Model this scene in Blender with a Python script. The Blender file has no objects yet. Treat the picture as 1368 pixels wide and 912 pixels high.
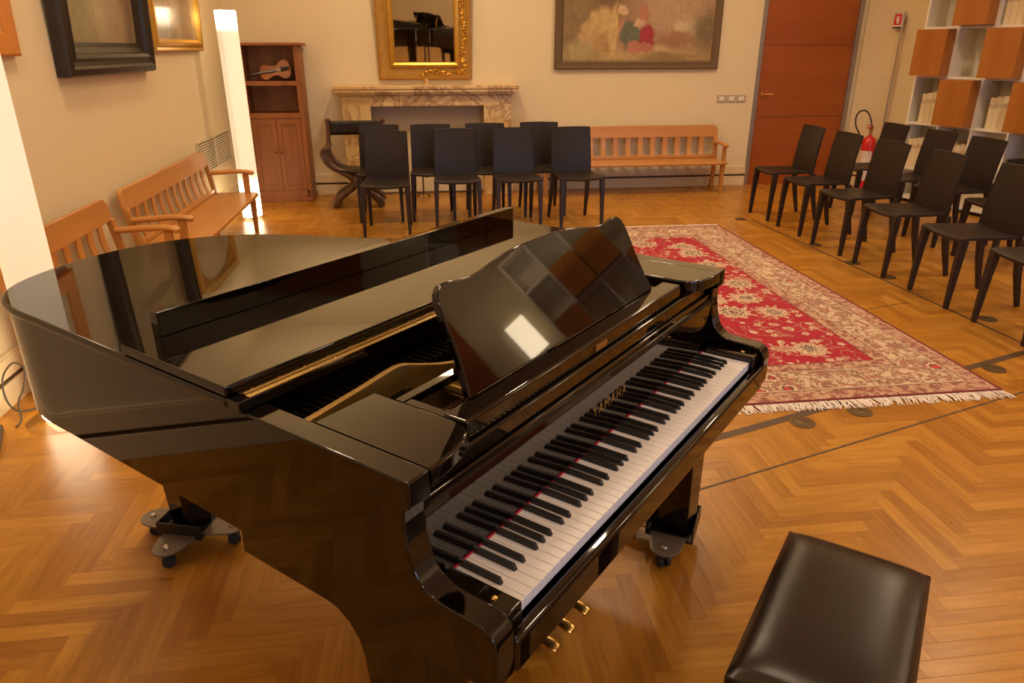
import bpy, bmesh, math, random
from mathutils import Vector, Matrix
random.seed(7)
R = math.radians
scn = bpy.context.scene
COL = scn.collection

# ------------------------------------------------------------------ helpers
class MB:
    """collects shapes, then links them as ONE mesh object"""
    def __init__(self): self.bm = bmesh.new()
    def box(self, x0, x1, y0, y1, z0, z1, M=None):
        vs = [self.bm.verts.new((x, y, z)) for z in (z0, z1) for y in (y0, y1) for x in (x0, x1)]
        for f in ((0,2,3,1),(4,5,7,6),(0,1,5,4),(2,6,7,3),(0,4,6,2),(1,3,7,5)):
            self.bm.faces.new([vs[i] for i in f])
        if M is not None:
            for v in vs: v.co = M @ v.co
        return self
    def prism(self, pts, d):
        """closed 3D polygon extruded along vector d"""
        d = Vector(d); a = [self.bm.verts.new(p) for p in pts]; b = [self.bm.verts.new(Vector(p) + d) for p in pts]
        n = len(a)
        f1 = self.bm.faces.new(a); f2 = self.bm.faces.new(list(reversed(b)))
        for i in range(n): self.bm.faces.new([a[(i+1) % n], a[i], b[i], b[(i+1) % n]])
        return self
    def tube(self, path, r, seg=10, closed=False, sq=None):
        path = [Vector(p) for p in path]; n = len(path)
        rs = r if isinstance(r, (list, tuple)) else [r]*n
        rings = []; up = None
        for i, p in enumerate(path):
            if closed: t = (path[(i+1) % n] - path[i-1]).normalized()
            else: t = (path[min(i+1, n-1)] - path[max(i-1, 0)]).normalized()
            if up is None:
                up = Vector((0,0,1)) if abs(t.z) < .9 else Vector((0,1,0))
            s = t.cross(up).normalized(); up = s.cross(t).normalized()
            ring = []
            for k in range(seg):
                a = 2*math.pi*(k + .5)/seg
                ca, sa = math.cos(a), math.sin(a)
                if sq: ca, sa = ca*sq[0], sa*sq[1]
                ring.append(self.bm.verts.new(p + s*ca*rs[i] + up*sa*rs[i]))
            rings.append(ring)
        m = n if closed else n-1
        for i in range(m):
            A, B = rings[i], rings[(i+1) % n]
            for k in range(seg):
                self.bm.faces.new([A[k], A[(k+1) % seg], B[(k+1) % seg], B[k]])
        if not closed:
            self.bm.faces.new(list(reversed(rings[0]))); self.bm.faces.new(rings[-1])
        return self
    def lathe(self, prof, seg=24, M=None):
        """profile of (r, z) around z"""
        rings = []
        for r, z in prof:
            if r < 1e-6: rings.append([self.bm.verts.new((0, 0, z))])
            else: rings.append([self.bm.verts.new((r*math.cos(2*math.pi*k/seg), r*math.sin(2*math.pi*k/seg), z)) for k in range(seg)])
        for A, B in zip(rings, rings[1:]):
            for k in range(seg):
                k2 = (k+1) % seg
                if len(A) == 1 and len(B) == 1: continue
                if len(A) == 1: self.bm.faces.new([A[0], B[k2], B[k]])
                elif len(B) == 1: self.bm.faces.new([A[k], A[k2], B[0]])
                else: self.bm.faces.new([A[k], A[k2], B[k2], B[k]])
        if len(rings[0]) > 1: self.bm.faces.new(list(reversed(rings[0])))
        if len(rings[-1]) > 1: self.bm.faces.new(rings[-1])
        if M is not None:
            for ring in rings:
                for v in ring: v.co = M @ v.co
        return self
    def grid(self, f, nu, nv, thick=None):
        """surface f(u,v)->point, optionally thickened along function normal"""
        top = [[self.bm.verts.new(f(i/nu, j/nv)) for j in range(nv+1)] for i in range(nu+1)]
        for i in range(nu):
            for j in range(nv):
                self.bm.faces.new([top[i][j], top[i+1][j], top[i+1][j+1], top[i][j+1]])
        return self
    def loft(self, sections, cap=True):
        rings = [[self.bm.verts.new(p) for p in s] for s in sections]
        n = len(rings[0])
        for A, B in zip(rings, rings[1:]):
            for k in range(n): self.bm.faces.new([A[k], A[(k+1) % n], B[(k+1) % n], B[k]])
        if cap:
            self.bm.faces.new(list(reversed(rings[0]))); self.bm.faces.new(rings[-1])
        return self
    def ringframe(self, w, h, prof):
        """mitred picture frame; w,h outer size, prof = (inset, depth) pairs; x-z plane, front is -y"""
        L = []
        for ins, dep in prof:
            x, z0, z1 = w/2 - ins, ins, h - ins
            L.append([self.bm.verts.new(p) for p in ((-x, -dep, z0), (x, -dep, z0), (x, -dep, z1), (-x, -dep, z1))])
        for A, B in zip(L, L[1:]):
            for k in range(4): self.bm.faces.new([A[k], A[(k+1) % 4], B[(k+1) % 4], B[k]])
        return self
    def build(self, name, mat, parent=None, loc=None, rot=None, bevel=0, seg=2, smooth=40, sub=0, solid=0, keep=None):
        bmesh.ops.recalc_face_normals(self.bm, faces=self.bm.faces)
        if keep:                                  # bevel only the edges that keep(midpoint) accepts
            wl = self.bm.edges.layers.float.new('bevel_weight_edge')
            for e in self.bm.edges:
                if len(e.link_faces) == 2 and e.calc_face_angle(0) > R(38) and keep((e.verts[0].co + e.verts[1].co)/2): e[wl] = 1.0
        me = bpy.data.meshes.new(name); self.bm.to_mesh(me); self.bm.free()
        me.materials.append(mat)
        if smooth:
            for p in me.polygons: p.use_smooth = True
            me.set_sharp_from_angle(angle=R(smooth))
        o = bpy.data.objects.new(name, me); COL.objects.link(o)
        if parent is not None: o.parent = parent
        if loc is not None: o.location = loc
        if rot is not None: o.rotation_euler = rot
        if solid:
            m = o.modifiers.new('solid', 'SOLIDIFY'); m.thickness = solid; m.offset = 0
        if bevel:
            m = o.modifiers.new('bevel', 'BEVEL'); m.width = bevel; m.segments = seg; m.limit_method = 'WEIGHT' if keep else 'ANGLE'; m.angle_limit = R(38)
            m.harden_normals = bool(smooth)
        if sub:
            m = o.modifiers.new('sub', 'SUBSURF'); m.levels = sub; m.render_levels = sub
        return o

def tag(o, label, cat, group=None):
    o['label'] = label; o['category'] = cat
    if group: o['group'] = group
    return o
def thing(name, label, cat, loc=(0,0,0), rz=0, group=None, rot=None):
    o = bpy.data.objects.new(name, None); COL.objects.link(o)
    o.empty_display_size = .1
    o.location = loc; o.rotation_euler = rot if rot else (0, 0, rz)
    return tag(o, label, cat, group)
def struct(o): o['kind'] = 'structure'; return o
def dup(root, loc, rz, label, group=None):
    r = root.copy(); COL.objects.link(r); r.location = loc; r.rotation_euler = (0, 0, rz); r['label'] = label
    if group: r['group'] = group
    for ch in list(root.children):
        c = ch.copy(); COL.objects.link(c); c.parent = r
        for g in list(ch.children):
            d = g.copy(); COL.objects.link(d); d.parent = c
    return r

# ------------------------------------------------------------------ materials
class NT:
    def __init__(self, name):
        self.m = bpy.data.materials.new(name); self.m.use_nodes = True
        self.t = self.m.node_tree; self.b = self.t.nodes['Principled BSDF']
    def n(self, typ, **kw):
        x = self.t.nodes.new(typ)
        for k, v in kw.items(): setattr(x, k, v)
        return x
    def lk(self, a, b): self.t.links.new(a, b)
    def put(self, sock, v):
        if isinstance(v, bpy.types.NodeSocket): self.lk(v, sock)
        elif v is not None:
            if sock.type == 'RGBA' and len(v) == 3: v = (*v, 1)
            sock.default_value = v
    def math(self, op, a, b=None, c=None):
        x = self.n('ShaderNodeMath', operation=op); self.put(x.inputs[0], a)
        if b is not None: self.put(x.inputs[1], b)
        if c is not None: self.put(x.inputs[2], c)
        return x.outputs[0]
    def vmath(self, op, a, b=None, s=None):
        x = self.n('ShaderNodeVectorMath', operation=op); self.put(x.inputs[0], a)
        if b is not None: self.put(x.inputs[1], b)
        if s is not None: self.put(x.inputs['Scale'], s)
        return x.outputs['Value'] if op in ('LENGTH', 'DISTANCE', 'DOT_PRODUCT') else x.outputs[0]
    def coord(self, kind='Object'): return self.n('ShaderNodeTexCoord').outputs[kind]
    def map(self, v, scale=(1,1,1), loc=(0,0,0), rot=(0,0,0)):
        x = self.n('ShaderNodeMapping'); self.put(x.inputs[0], v)
        x.inputs['Location'].default_value = loc; x.inputs['Rotation'].default_value = rot; x.inputs['Scale'].default_value = scale
        return x.outputs[0]
    def sep(self, v):
        x = self.n('ShaderNodeSeparateXYZ'); self.put(x.inputs[0], v); return x.outputs
    def comb(self, a, b, c=0.0):
        x = self.n('ShaderNodeCombineXYZ')
        for i, q in enumerate((a, b, c)): self.put(x.inputs[i], q)
        return x.outputs[0]
    def noise(self, v, scale=5, detail=4, rough=.55, dist=0, out='Fac'):
        x = self.n('ShaderNodeTexNoise'); self.put(x.inputs['Vector'], v)
        x.inputs['Scale'].default_value = scale; x.inputs['Detail'].default_value = detail
        x.inputs['Roughness'].default_value = rough; x.inputs['Distortion'].default_value = dist
        return x.outputs[out]
    def voro(self, v, scale=5, feature='F1', out='Distance', rnd=1.0):
        x = self.n('ShaderNodeTexVoronoi', feature=feature); self.put(x.inputs['Vector'], v)
        x.inputs['Scale'].default_value = scale; x.inputs['Randomness'].default_value = rnd
        return x.outputs[out]
    def white(self, v):
        x = self.n('ShaderNodeTexWhiteNoise', noise_dimensions='3D'); self.put(x.inputs['Vector'], v); return x.outputs['Value']
    def ramp(self, f, stops, interp='LINEAR'):
        x = self.n('ShaderNodeValToRGB'); self.put(x.inputs[0], f); x.color_ramp.interpolation = interp
        e = x.color_ramp.elements
        while len(e) < len(stops): e.new(.5)
        for k, (p, c) in zip(e, stops):
            k.position = p; k.color = (*c, 1) if len(c) == 3 else c
        return x.outputs[0]
    def rng(self, f, a, b, c=0.0, d=1.0, smooth=True):
        x = self.n('ShaderNodeMapRange', interpolation_type='SMOOTHSTEP' if smooth else 'LINEAR'); self.put(x.inputs[0], f)
        for i, q in enumerate((a, b, c, d)): x.inputs[1+i].default_value = q
        return x.outputs[0]
    def mix(self, f, a, b, mode='MIX'):
        x = self.n('ShaderNodeMix', data_type='RGBA', blend_type=mode); self.put(x.inputs[0], f)
        self.put(x.inputs[6], a); self.put(x.inputs[7], b); return x.outputs[2]
    def bump(self, h, strength=.3, dist=.01):
        x = self.n('ShaderNodeBump'); self.put(x.inputs['Height'], h); x.inputs['Strength'].default_value = strength
        x.inputs['Distance'].default_value = dist; self.lk(x.outputs[0], self.b.inputs['Normal'])
    def set(self, **kw):
        for k, v in kw.items(): self.put(self.b.inputs[k.replace('_', ' ')], v)
        return self.m

def plain(name, c, rough=.5, metal=0, spec=None, var=.08, scale=9, bump=0, coat=0):
    N = NT(name); co = N.coord()
    f = N.noise(co, scale, 4)
    d = tuple(max(0, x*(1-var)) for x in c); e = tuple(min(1, x*(1+var)) for x in c)
    N.set(Base_Color=N.mix(f, d, e), Roughness=rough, Metallic=metal)
    if spec is not None: N.set(Specular_IOR_Level=spec)
    if coat: N.set(Coat_Weight=coat, Coat_Roughness=.05)
    if bump: N.bump(N.noise(co, scale*14, 3), bump, .003)
    return N.m

def wood(name, c1, c2, axis='X', scale=14, rough=.4, coat=0, stretch=.08):
    N = NT(name); co = N.coord()
    sc = {'X': (stretch,1,1), 'Y': (1,stretch,1), 'Z': (1,1,stretch)}[axis]
    v = N.map(co, sc)
    g = N.noise(v, scale, 5, .6, .6); g2 = N.noise(v, scale*5, 3, .6)
    f = N.math('ADD', N.math('MULTIPLY', g, .75), N.math('MULTIPLY', g2, .25))
    N.set(Base_Color=N.ramp(f, [(.33, c1), (.66, c2)]), Roughness=rough)
    if coat: N.set(Coat_Weight=coat, Coat_Roughness=.12)
    N.bump(g2, .06, .002)
    return N.m

def painting(name, base, blobs, rough=.45, warp=.12, detail=3, coat=0, gain=1.0):
    """procedural canvas: base = (bottom colour, top colour); blobs = (x, z, rx, rz, colour, softness) in metres from the canvas' bottom centre"""
    N = NT(name); co = N.coord()
    w = N.noise(co, detail, 5, .6, 0, 'Color')
    w = N.vmath('SCALE', N.vmath('SUBTRACT', w, (.5,.5,.5)), s=warp)
    p = N.vmath('ADD', co, w); s = N.sep(p)
    g = N.rng(s[2], 0, 1.2)
    c = N.mix(g, base[0], base[1])
    mott = N.noise(co, 9, 6, .65)
    c = N.mix(.5, c, N.ramp(mott, [(.3, tuple(x*.55 for x in base[0])), (.7, tuple(min(1, x*1.35) for x in base[1]))]))
    for (x, z, rx, rz, cc, soft) in blobs:
        dx = N.math('DIVIDE', N.math('SUBTRACT', s[0], x), rx); dz = N.math('DIVIDE', N.math('SUBTRACT', s[2], z), rz)
        d = N.math('SQRT', N.math('ADD', N.math('MULTIPLY', dx, dx), N.math('MULTIPLY', dz, dz)))
        f = N.rng(d, 1+soft, 1-soft)
        sh = N.mix(N.noise(co, 16, 4, .7), tuple(q*.55 for q in cc), tuple(min(1, q*1.4) for q in cc))
        c = N.mix(f, c, sh)
    if gain != 1: c = N.mix(1.0, c, (gain, gain, gain*.9), 'MULTIPLY')
    N.set(Base_Color=c, Roughness=rough)
    if coat: N.set(Coat_Weight=coat, Coat_Roughness=.1)
    N.bump(N.noise(co, 120, 2), .08, .002)
    return N.m

# floor: herringbone parquet
def parquet():
    N = NT('oak_herringbone'); s = N.sep(N.coord())
    w, n = .058, 7
    x = N.math('DIVIDE', s[0], w); y = N.math('DIVIDE', s[1], w)
    i = N.math('FLOOR', x); j = N.math('FLOOR', y)
    fx = N.math('FRACT', x); fy = N.math('FRACT', y)
    m = N.math('FLOORED_MODULO', N.math('SUBTRACT', i, j), 2.0*n)
    hz = N.math('LESS_THAN', m, n - .5)
    hs = N.math('SUBTRACT', i, m)                                   # first cell of a horizontal plank
    vs = N.math('SUBTRACT', j, N.math('SUBTRACT', 2.0*n - 1, m))    # first cell of a vertical plank
    inv = N.math('SUBTRACT', 1.0, hz)
    def sel(a, b): return N.math('ADD', N.math('MULTIPLY', a, hz), N.math('MULTIPLY', b, inv))
    along = sel(N.math('SUBTRACT', x, hs), N.math('SUBTRACT', y, vs)); across = sel(fy, fx)
    ida = sel(hs, i); idb = sel(j, vs)
    pid = N.comb(ida, idb, N.math('MULTIPLY', hz, 17.3))
    rnd = N.white(pid); rnd2 = N.white(N.vmath('ADD', pid, (5.2, 1.7, 9.1)))
    gv = N.comb(N.math('MULTIPLY', along, .10), N.math('ADD', across, N.math('MULTIPLY', rnd, 41.0)), N.math('MULTIPLY', rnd2, 13.0))
    grain = N.noise(gv, 3.0, 6, .62, .15); fine = N.noise(gv, 16, 3, .6)
    base = N.ramp(rnd, [(0, (.35,.152,.018)), (.3, (.40,.183,.022)), (.7, (.45,.215,.028)), (1, (.50,.250,.038))])
    col = N.mix(N.rng(grain, .25, .75), N.mix(1.0, base, (.72,.66,.58), 'MULTIPLY'), base)
    col = N.mix(N.math('MULTIPLY', N.rng(fine, .45, .8), .12), col, N.mix(1.0, base, (.6,.5,.42), 'MULTIPLY'))
    big = N.noise(N.coord(), .7, 2)
    col = N.mix(N.math('MULTIPLY', big, .5), col, N.mix(1.0, col, (1.1,.93,.8), 'MULTIPLY'))
    e1 = N.math('MINIMUM', across, N.math('SUBTRACT', 1.0, across))
    e2 = N.math('MINIMUM', along, N.math('SUBTRACT', float(n), along))
    e = N.math('MINIMUM', e1, e2)
    gap = N.rng(e, .0, .03)
    col = N.mix(N.math('MULTIPLY', N.math('SUBTRACT', 1.0, gap), .28), col, (.09,.035,.01))
    ro = N.math('ADD', .20, N.math('MULTIPLY', N.noise(N.coord(), 3.5, 4), .2))
    N.set(Base_Color=col, Roughness=ro, Specular_IOR_Level=.30)
    N.bump(N.math('ADD', gap, N.math('MULTIPLY', fine, .12)), .12, .002)
    return N.m

RW, RL = 2.62, 3.72         # rug width and length
def rug_mat():
    N = NT('persian_rug_pile'); co = N.coord(); s = N.sep(co)
    dx = N.math('SUBTRACT', RW/2, N.math('ABSOLUTE', s[0])); dy = N.math('SUBTRACT', RL/2, N.math('ABSOLUTE', s[1]))
    d = N.math('MINIMUM', dx, dy)
    jig = N.vmath('SCALE', N.vmath('SUBTRACT', N.noise(co, 7, 3, .6, 0, 'Color'), (.5,.5,.5)), s=.10)
    p = N.vmath('ADD', co, jig)
    cream = (.60,.45,.31); rose = (.42,.21,.15); dark = (.10,.035,.025); red = (.40,.012,.030); maroon = (.16,.018,.02); grey = (.30,.23,.18)
    # --- field: red with palmettes, rosettes and vines
    def flowers(scale, rad, seed, petals=9):
        q = N.map(p, (1,1,1), (seed, seed*.7, 0))
        vd = N.voro(q, scale, 'F1', 'Distance', .55)
        vp = N.voro(q, scale, 'F1', 'Position', .55)
        rel = N.vmath('SUBTRACT', N.vmath('SCALE', q, s=1.0), vp); rs = N.sep(rel)
        ang = N.math('ARCTAN2', rs[1], rs[0])
        pet = N.math('MULTIPLY', N.math('SINE', N.math('MULTIPLY', ang, float(petals))), .14)
        return N.math('DIVIDE', N.math('ADD', vd, N.math('MULTIPLY', pet, vd)), rad)
    f = N.mix(N.noise(co, 2.2, 3), red, tuple(x*.8 for x in red))
    vine = N.math('ABSOLUTE', N.math('SUBTRACT', N.noise(p, 5.5, 2, .5, .5), .5))
    f = N.mix(N.rng(vine, .016, .007), f, rose)
    sm = flowers(9, .24, 3.1, 5)
    f = N.mix(N.rng(sm, 1.0, .8), f, cream); f = N.mix(N.rng(sm, .55, .4), f, rose)
    bg = flowers(3.4, .42, 9.4, 11)
    ring = N.ramp(bg, [(0, rose), (.16, dark), (.24, cream), (.36, grey), (.48, dark), (.56, cream), (.72, rose), (.84, cream), (.93, cream)], 'CONSTANT')
    brk = N.math('ADD', bg, N.math('MULTIPLY', N.math('SUBTRACT', N.noise(co, 28, 3), .5), .7))
    f = N.mix(N.rng(brk, .98, .9), f, ring)
    # --- main border: cream arabesque
    b = cream
    arab = N.math('ABSOLUTE', N.math('SUBTRACT', N.noise(p, 10, 3, .55, 1.2), .5))
    b = N.mix(N.rng(arab, .050, .028), b, (.27,.14,.085))
    leaf = N.noise(p, 17, 3, .6, .8)
    b = N.mix(N.rng(leaf, .53, .59), b, (.36,.16,.10))
    bf = flowers(4.6, .40, 5.7, 9)
    ring2 = N.ramp(bf, [(0, (.5,.06,.05)), (.25, dark), (.36, cream), (.55, (.33,.12,.085)), (.75, grey), (.9, rose)], 'CONSTANT')
    brk2 = N.math('ADD', bf, N.math('MULTIPLY', N.math('SUBTRACT', N.noise(co, 34, 3), .5), .9))
    b = N.mix(N.rng(brk2, .95, .85), b, ring2)
    # --- guard stripes
    g = N.mix(N.rng(N.noise(p, 26, 3, .6, .8), .47, .55), (.50,.30,.20), (.27,.10,.075))
    g = N.mix(N.rng(N.voro(co, 22), .30, .22), g, (.55,.38,.25))
    # --- assembly by distance from the edge
    def step(a): return N.math('GREATER_THAN', d, a)
    c = N.mix(step(.018), maroon, g)
    for a, col in ((.112, dark), (.118, cream), (.128, b), (.338, cream), (.346, dark), (.352, g), (.432, dark), (.438, f)):
        c = N.mix(step(a), c, col)
    pile = N.noise(co, 420, 2)
    c = N.mix(N.math('MULTIPLY', pile, .35), c, N.mix(1.0, c, (.6,.6,.6), 'MULTIPLY'))
    N.set(Base_Color=c, Roughness=.95, Specular_IOR_Level=.1, Sheen_Weight=.1)
    N.bump(pile, .4, .004)
    return N.m

def lamp_mat(h):
    N = NT('lit_lamp_diffuser'); s = N.sep(N.coord())
    z = N.math('DIVIDE', s[2], h)
    top = N.rng(z, .90, .97); bot = N.rng(z, .24, .08)
    st = N.math('ADD', LAMP_MID, N.math('MULTIPLY', N.math('MAXIMUM', top, bot), LAMP_END - LAMP_MID))
    N.set(Base_Color=(.85,.78,.66), Roughness=.4, Emission_Color=(1,.80,.52), Emission_Strength=st)
    return N.m

def marble():
    N = NT('veined_marble'); co = N.coord()
    v = N.math('ABSOLUTE', N.math('SUBTRACT', N.noise(co, 3.2, 6, .62, 1.6), .5))
    c = N.mix(N.rng(v, .07, .0), (.70,.49,.22), (.36,.20,.075))
    c = N.mix(N.rng(N.noise(co, 2.2, 4), .5, .7), c, (.58,.37,.14))
    N.set(Base_Color=c, Roughness=.35); return N.m

LAMP_MID, LAMP_END = .58, 9.0
def glossblack():
    N = NT('black_piano_lacquer'); co = N.coord()
    N.set(Base_Color=N.mix(N.noise(co, 3, 3), (.0028,.0014,.001), (.0042,.0022,.0016)), Roughness=.03, IOR=1.55, Specular_IOR_Level=.5)
    return N.m
M_BLACK = glossblack()
M_SATIN = plain('satin_black_paint', (.012,.010,.009), .35)
M_WALL = plain('warm_cream_plaster', (.70,.595,.395), .9, var=.025, scale=1.5, bump=.03, spec=.2)
M_CEIL = plain('cream_ceiling_paint', (.76,.63,.43), .9, var=.02, scale=2)
M_BASE = plain('cream_skirting_paint', (.70,.57,.36), .5, var=.04)
M_FLOOR = parquet()
M_BENCH_X = wood('varnished_beech', (.43,.18,.042), (.53,.245,.062), 'X', 10, .32, .25)
M_BENCH_Z = wood('varnished_beech_upright', (.42,.175,.040), (.52,.24,.060), 'Z', 10, .32, .25)
M_BENCH_Y = wood('varnished_beech_arm', (.43,.18,.042), (.53,.245,.062), 'Y', 10, .32, .25)
M_CHERRY = wood('cherry_box_veneer', (.32,.100,.012), (.42,.150,.022), 'Z', 5, .35, .2)
M_DOOR = wood('reddish_door_veneer', (.28,.062,.006), (.36,.088,.010), 'X', 4, .35, .25)
M_CAB = wood('old_chestnut_wood', (.19,.058,.011), (.33,.112,.023), 'Z', 9, .5)
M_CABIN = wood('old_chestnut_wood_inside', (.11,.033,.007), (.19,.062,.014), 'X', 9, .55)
M_DARKWOOD = wood('dark_walnut', (.045,.017,.008), (.11,.045,.02), 'Z', 12, .35, .2)
M_LEATHER = plain('dark_brown_leather', (.016,.0095,.0075), .40, var=.25, scale=30, bump=.18, spec=.35)
M_LEATHER_LEG = plain('dark_leather_legs', (.018,.009,.008), .42, var=.25, scale=30, bump=.12)
M_STOOL = plain('black_stool_leather', (.014,.009,.007), .27, var=.3, scale=22, bump=.10, spec=.40)
M_WHITEKEY = plain('white_key_top', (.72,.69,.71), .35, var=.02)
M_BLACKKEY = plain('black_key_matt', (.010,.009,.010), .3)
M_FELT = plain('red_felt', (.45,.02,.05), .95)
M_BRASS = plain('polished_brass', (.70,.45,.16), .25, 1, var=.15)
M_OLDBRASS = plain('aged_brass_hinge', (.36,.235,.075), .30, 1, var=.3, scale=16)
M_IRON = plain('gold_painted_iron', (.36,.22,.06), .38, .55, var=.15)
M_STRING = plain('copper_strings', (.50,.22,.11), .35, 1)
M_STEEL = plain('brushed_steel', (.55,.50,.44), .35, 1)
M_GREYMETAL = plain('grey_metal_trim', (.33,.29,.25), .4, .7)
M_DOLLY = plain('dark_grey_steel_plate', (.16,.125,.10), .4, .3, var=.1)
M_RUBBER = plain('black_rubber', (.015,.013,.012), .6)
M_GILT = plain('old_gilding', (.42,.21,.025), .45, .45, var=.35, scale=22, bump=.15)
M_GILT2 = plain('bright_gilding', (.62,.35,.055), .35, .65, var=.25, scale=22)
M_EBONY = plain('ebonised_frame', (.026,.018,.012), .42, var=.3, scale=10, spec=.35)
M_ORANGEFRAME = wood('orange_wood_frame', (.48,.16,.018), (.58,.21,.028), 'Z', 8, .35, .2)
M_BRONZEFRAME = plain('dark_bronze_frame', (.14,.085,.04), .45, .45, var=.5, scale=55, bump=.5)
M_MIRROR = NT('mirror_glass').set(Base_Color=(.82,.78,.72), Metallic=1.0, Roughness=.02)
M_MARBLE = marble()
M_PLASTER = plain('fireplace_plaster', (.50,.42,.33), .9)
M_WHITELAC = plain('white_lacquered_board', (.78,.73,.64), .45, var=.02)
M_BOOK = plain('cream_book_cloth', (.72,.60,.40), .7, var=.12, scale=7)
M_BOOKLABEL = plain('tan_spine_label', (.55,.42,.26), .7)
M_RED = plain('fire_red_paint', (.55,.018,.018), .25)
M_SIGNRED = plain('sign_red', (.60,.03,.03), .4)
M_WHITE = plain('sign_white', (.80,.76,.72), .5)
M_VENT = plain('cream_vent_metal', (.62,.54,.38), .5)
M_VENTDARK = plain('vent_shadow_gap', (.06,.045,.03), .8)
M_SWITCH = plain('grey_beige_plastic', (.42,.34,.26), .4)
M_BRONZE = plain('dark_bronze_disc', (.13,.085,.04), .4, .7, var=.3)
M_STRIP = plain('dark_floor_joint', (.07,.035,.014), .5)
M_FRINGE = plain('white_cotton_fringe', (.72,.64,.58), .95)
def pane_glass():
    N = NT('window_glass'); t = N.n('ShaderNodeBsdfTransparent'); g = N.n('ShaderNodeBsdfGlossy'); g.inputs['Roughness'].default_value = .01
    mx = N.n('ShaderNodeMixShader'); mx.inputs[0].default_value = .06
    N.lk(t.outputs[0], mx.inputs[1]); N.lk(g.outputs[0], mx.inputs[2])
    N.lk(mx.outputs[0], N.t.nodes['Material Output'].inputs[0]); return N.m
M_GLASS = pane_glass(); M_GLASSDISC = pane_glass(); M_GLASSDISC.name = 'clear_glass_disc'
M_CABLE = plain('grey_brown_cable', (.06,.045,.03), .5)
M_VIOLIN = wood('violin_varnish', (.36,.085,.010), (.52,.16,.022), 'X', 12, .35, .1)

# ------------------------------------------------------------------ room shell
XL, YB, YF, ZC = -2.05, 8.85, -3.6, 3.75
wd = Vector((.2807, -.9598)); wn = Vector((-.9598, -.2807))     # right wall: towards the viewer, and into the room
WC = Vector((5.42, 8.83))
def rw(s, off, z=0): q = WC + wd*s + wn*off; return Vector((q.x, q.y, z))
RANG = math.atan2(wd.y, wd.x)                                   # local x runs along the right wall towards the viewer
RE = WC + wd*((YF - WC.y)/wd.y)
def wallpoly(name, pts, thick, mat=M_WALL):
    return struct(MB().prism(pts, thick).build(name, mat, smooth=0))
struct(MB().prism([(XL-.1, YF-.1, 0), (RE.x+.3, YF-.1, 0), (5.6, YB+.1, 0), (XL-.1, YB+.1, 0)], (0,0,-.1)).build('floor', M_FLOOR, smooth=0))
struct(MB().prism([(XL-.1, YF-.1, ZC), (RE.x+.3, YF-.1, ZC), (5.6, YB+.1, ZC), (XL-.1, YB+.1, ZC)], (0,0,.1)).build('ceiling', M_CEIL, smooth=0))
wallpoly('wall_left', [(XL, YF, 0), (XL, YB, 0), (XL, YB, ZC), (XL, YF, ZC)], (-.1, 0, 0))
# back wall leaves the doorway free
DX0, DX1, DH = 4.14, 5.34, 2.45
b = MB(); b.box(XL-.1, DX0, YB, YB+.12, 0, ZC); b.box(DX1, 5.6, YB, YB+.12, 0, ZC); b.box(DX0, DX1, YB, YB+.12, DH, ZC)
struct(b.build('wall_back', M_WALL, smooth=0))
b = MB(); wv = Vector((-wn.x*.1, -wn.y*.1, 0))
SW0, SW1, SE = 9.5, 11.0, (RE - WC).length
for s0, s1, z0, z1 in ((0, SW0, 0, ZC), (SW1, SE, 0, ZC), (SW0, SW1, 0, .9), (SW0, SW1, 2.7, ZC)): b.prism([rw(s0,0,z0), rw(s1,0,z0), rw(s1,0,z1), rw(s0,0,z1)], wv)
struct(b.build('wall_right', M_WALL, smooth=0))
# front wall (behind the viewer) with two daylight windows
WIN = [(1.4, 2.9), (3.9, 5.4)]
b = MB(); xs = [XL-.1] + [v for w in WIN for v in w] + [RE.x+.1]
for k in range(0, len(xs), 2): b.box(xs[k], xs[k+1], YF-.12, YF, 0, ZC)
for x0, x1 in WIN: b.box(x0, x1, YF-.12, YF, 0, .9); b.box(x0, x1, YF-.12, YF, 2.7, ZC)
struct(b.build('wall_front', M_WALL, smooth=0))
for k, (x0, x1) in enumerate(WIN):
    b = MB()
    for a in (x0, (x0+x1)/2-.03, x1-.06): b.box(a, a+.06, YF-.10, YF-.02, .9, 2.7)
    for z in (.9, 1.75, 2.64): b.box(x0, x1, YF-.095, YF-.025, z, z+.06)
    w = struct(b.build('window_%d' % (k+1), M_WHITELAC, smooth=0))
    MB().box(x0+.02, x1-.02, YF-.064, YF-.058, .92, 2.68).build('window_pane', M_GLASS, w, smooth=0)

b = MB()
for a in (0, .72, 1.44): b.box(a, a+.06, .02, .08, .9, 2.7)
for z in (.9, 1.75, 2.64): b.box(0, 1.5, .022, .078, z, z+.06)
w = struct(b.build('window_3', M_WHITELAC, None, rw(SW0, 0), (0, 0, RANG), smooth=0))
MB().box(.02, 1.48, .047, .053, .92, 2.68).build('window_pane', M_GLASS, w, smooth=0)

def skirting(name, L, M, x0=0.0):
    """skirting board of two cream bands with a dark groove, local x along the wall, front -y"""
    b = MB(); b.box(x0, L, -.022, 0, 0, .118); b.box(x0, L, -.012, 0, .118, .142); b.box(x0, L, -.022, 0, .142, .235); b.box(x0, L, -.017, 0, .235, .246)
    o = struct(b.build(name, M_BASE, bevel=.003, smooth=0)); o.matrix_world = M
    g = struct(MB().box(x0, L, -.0135, -.0115, .119, .141).build(name.replace('baseboard', 'trim'), M_STRIP, smooth=0)); g.matrix_world = M
skirting('baseboard_back', DX0 - .03 - XL, Matrix.Translation((XL, YB, 0)))
skirting('baseboard_left', YB - YF, Matrix.Translation((XL, YF, 0)) @ Matrix.Rotation(R(90), 4, 'Z'))
skirting('baseboard_right', 1.03, Matrix.Translation((WC.x, WC.y, 0)) @ Matrix.Rotation(RANG, 4, 'Z'))

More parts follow.
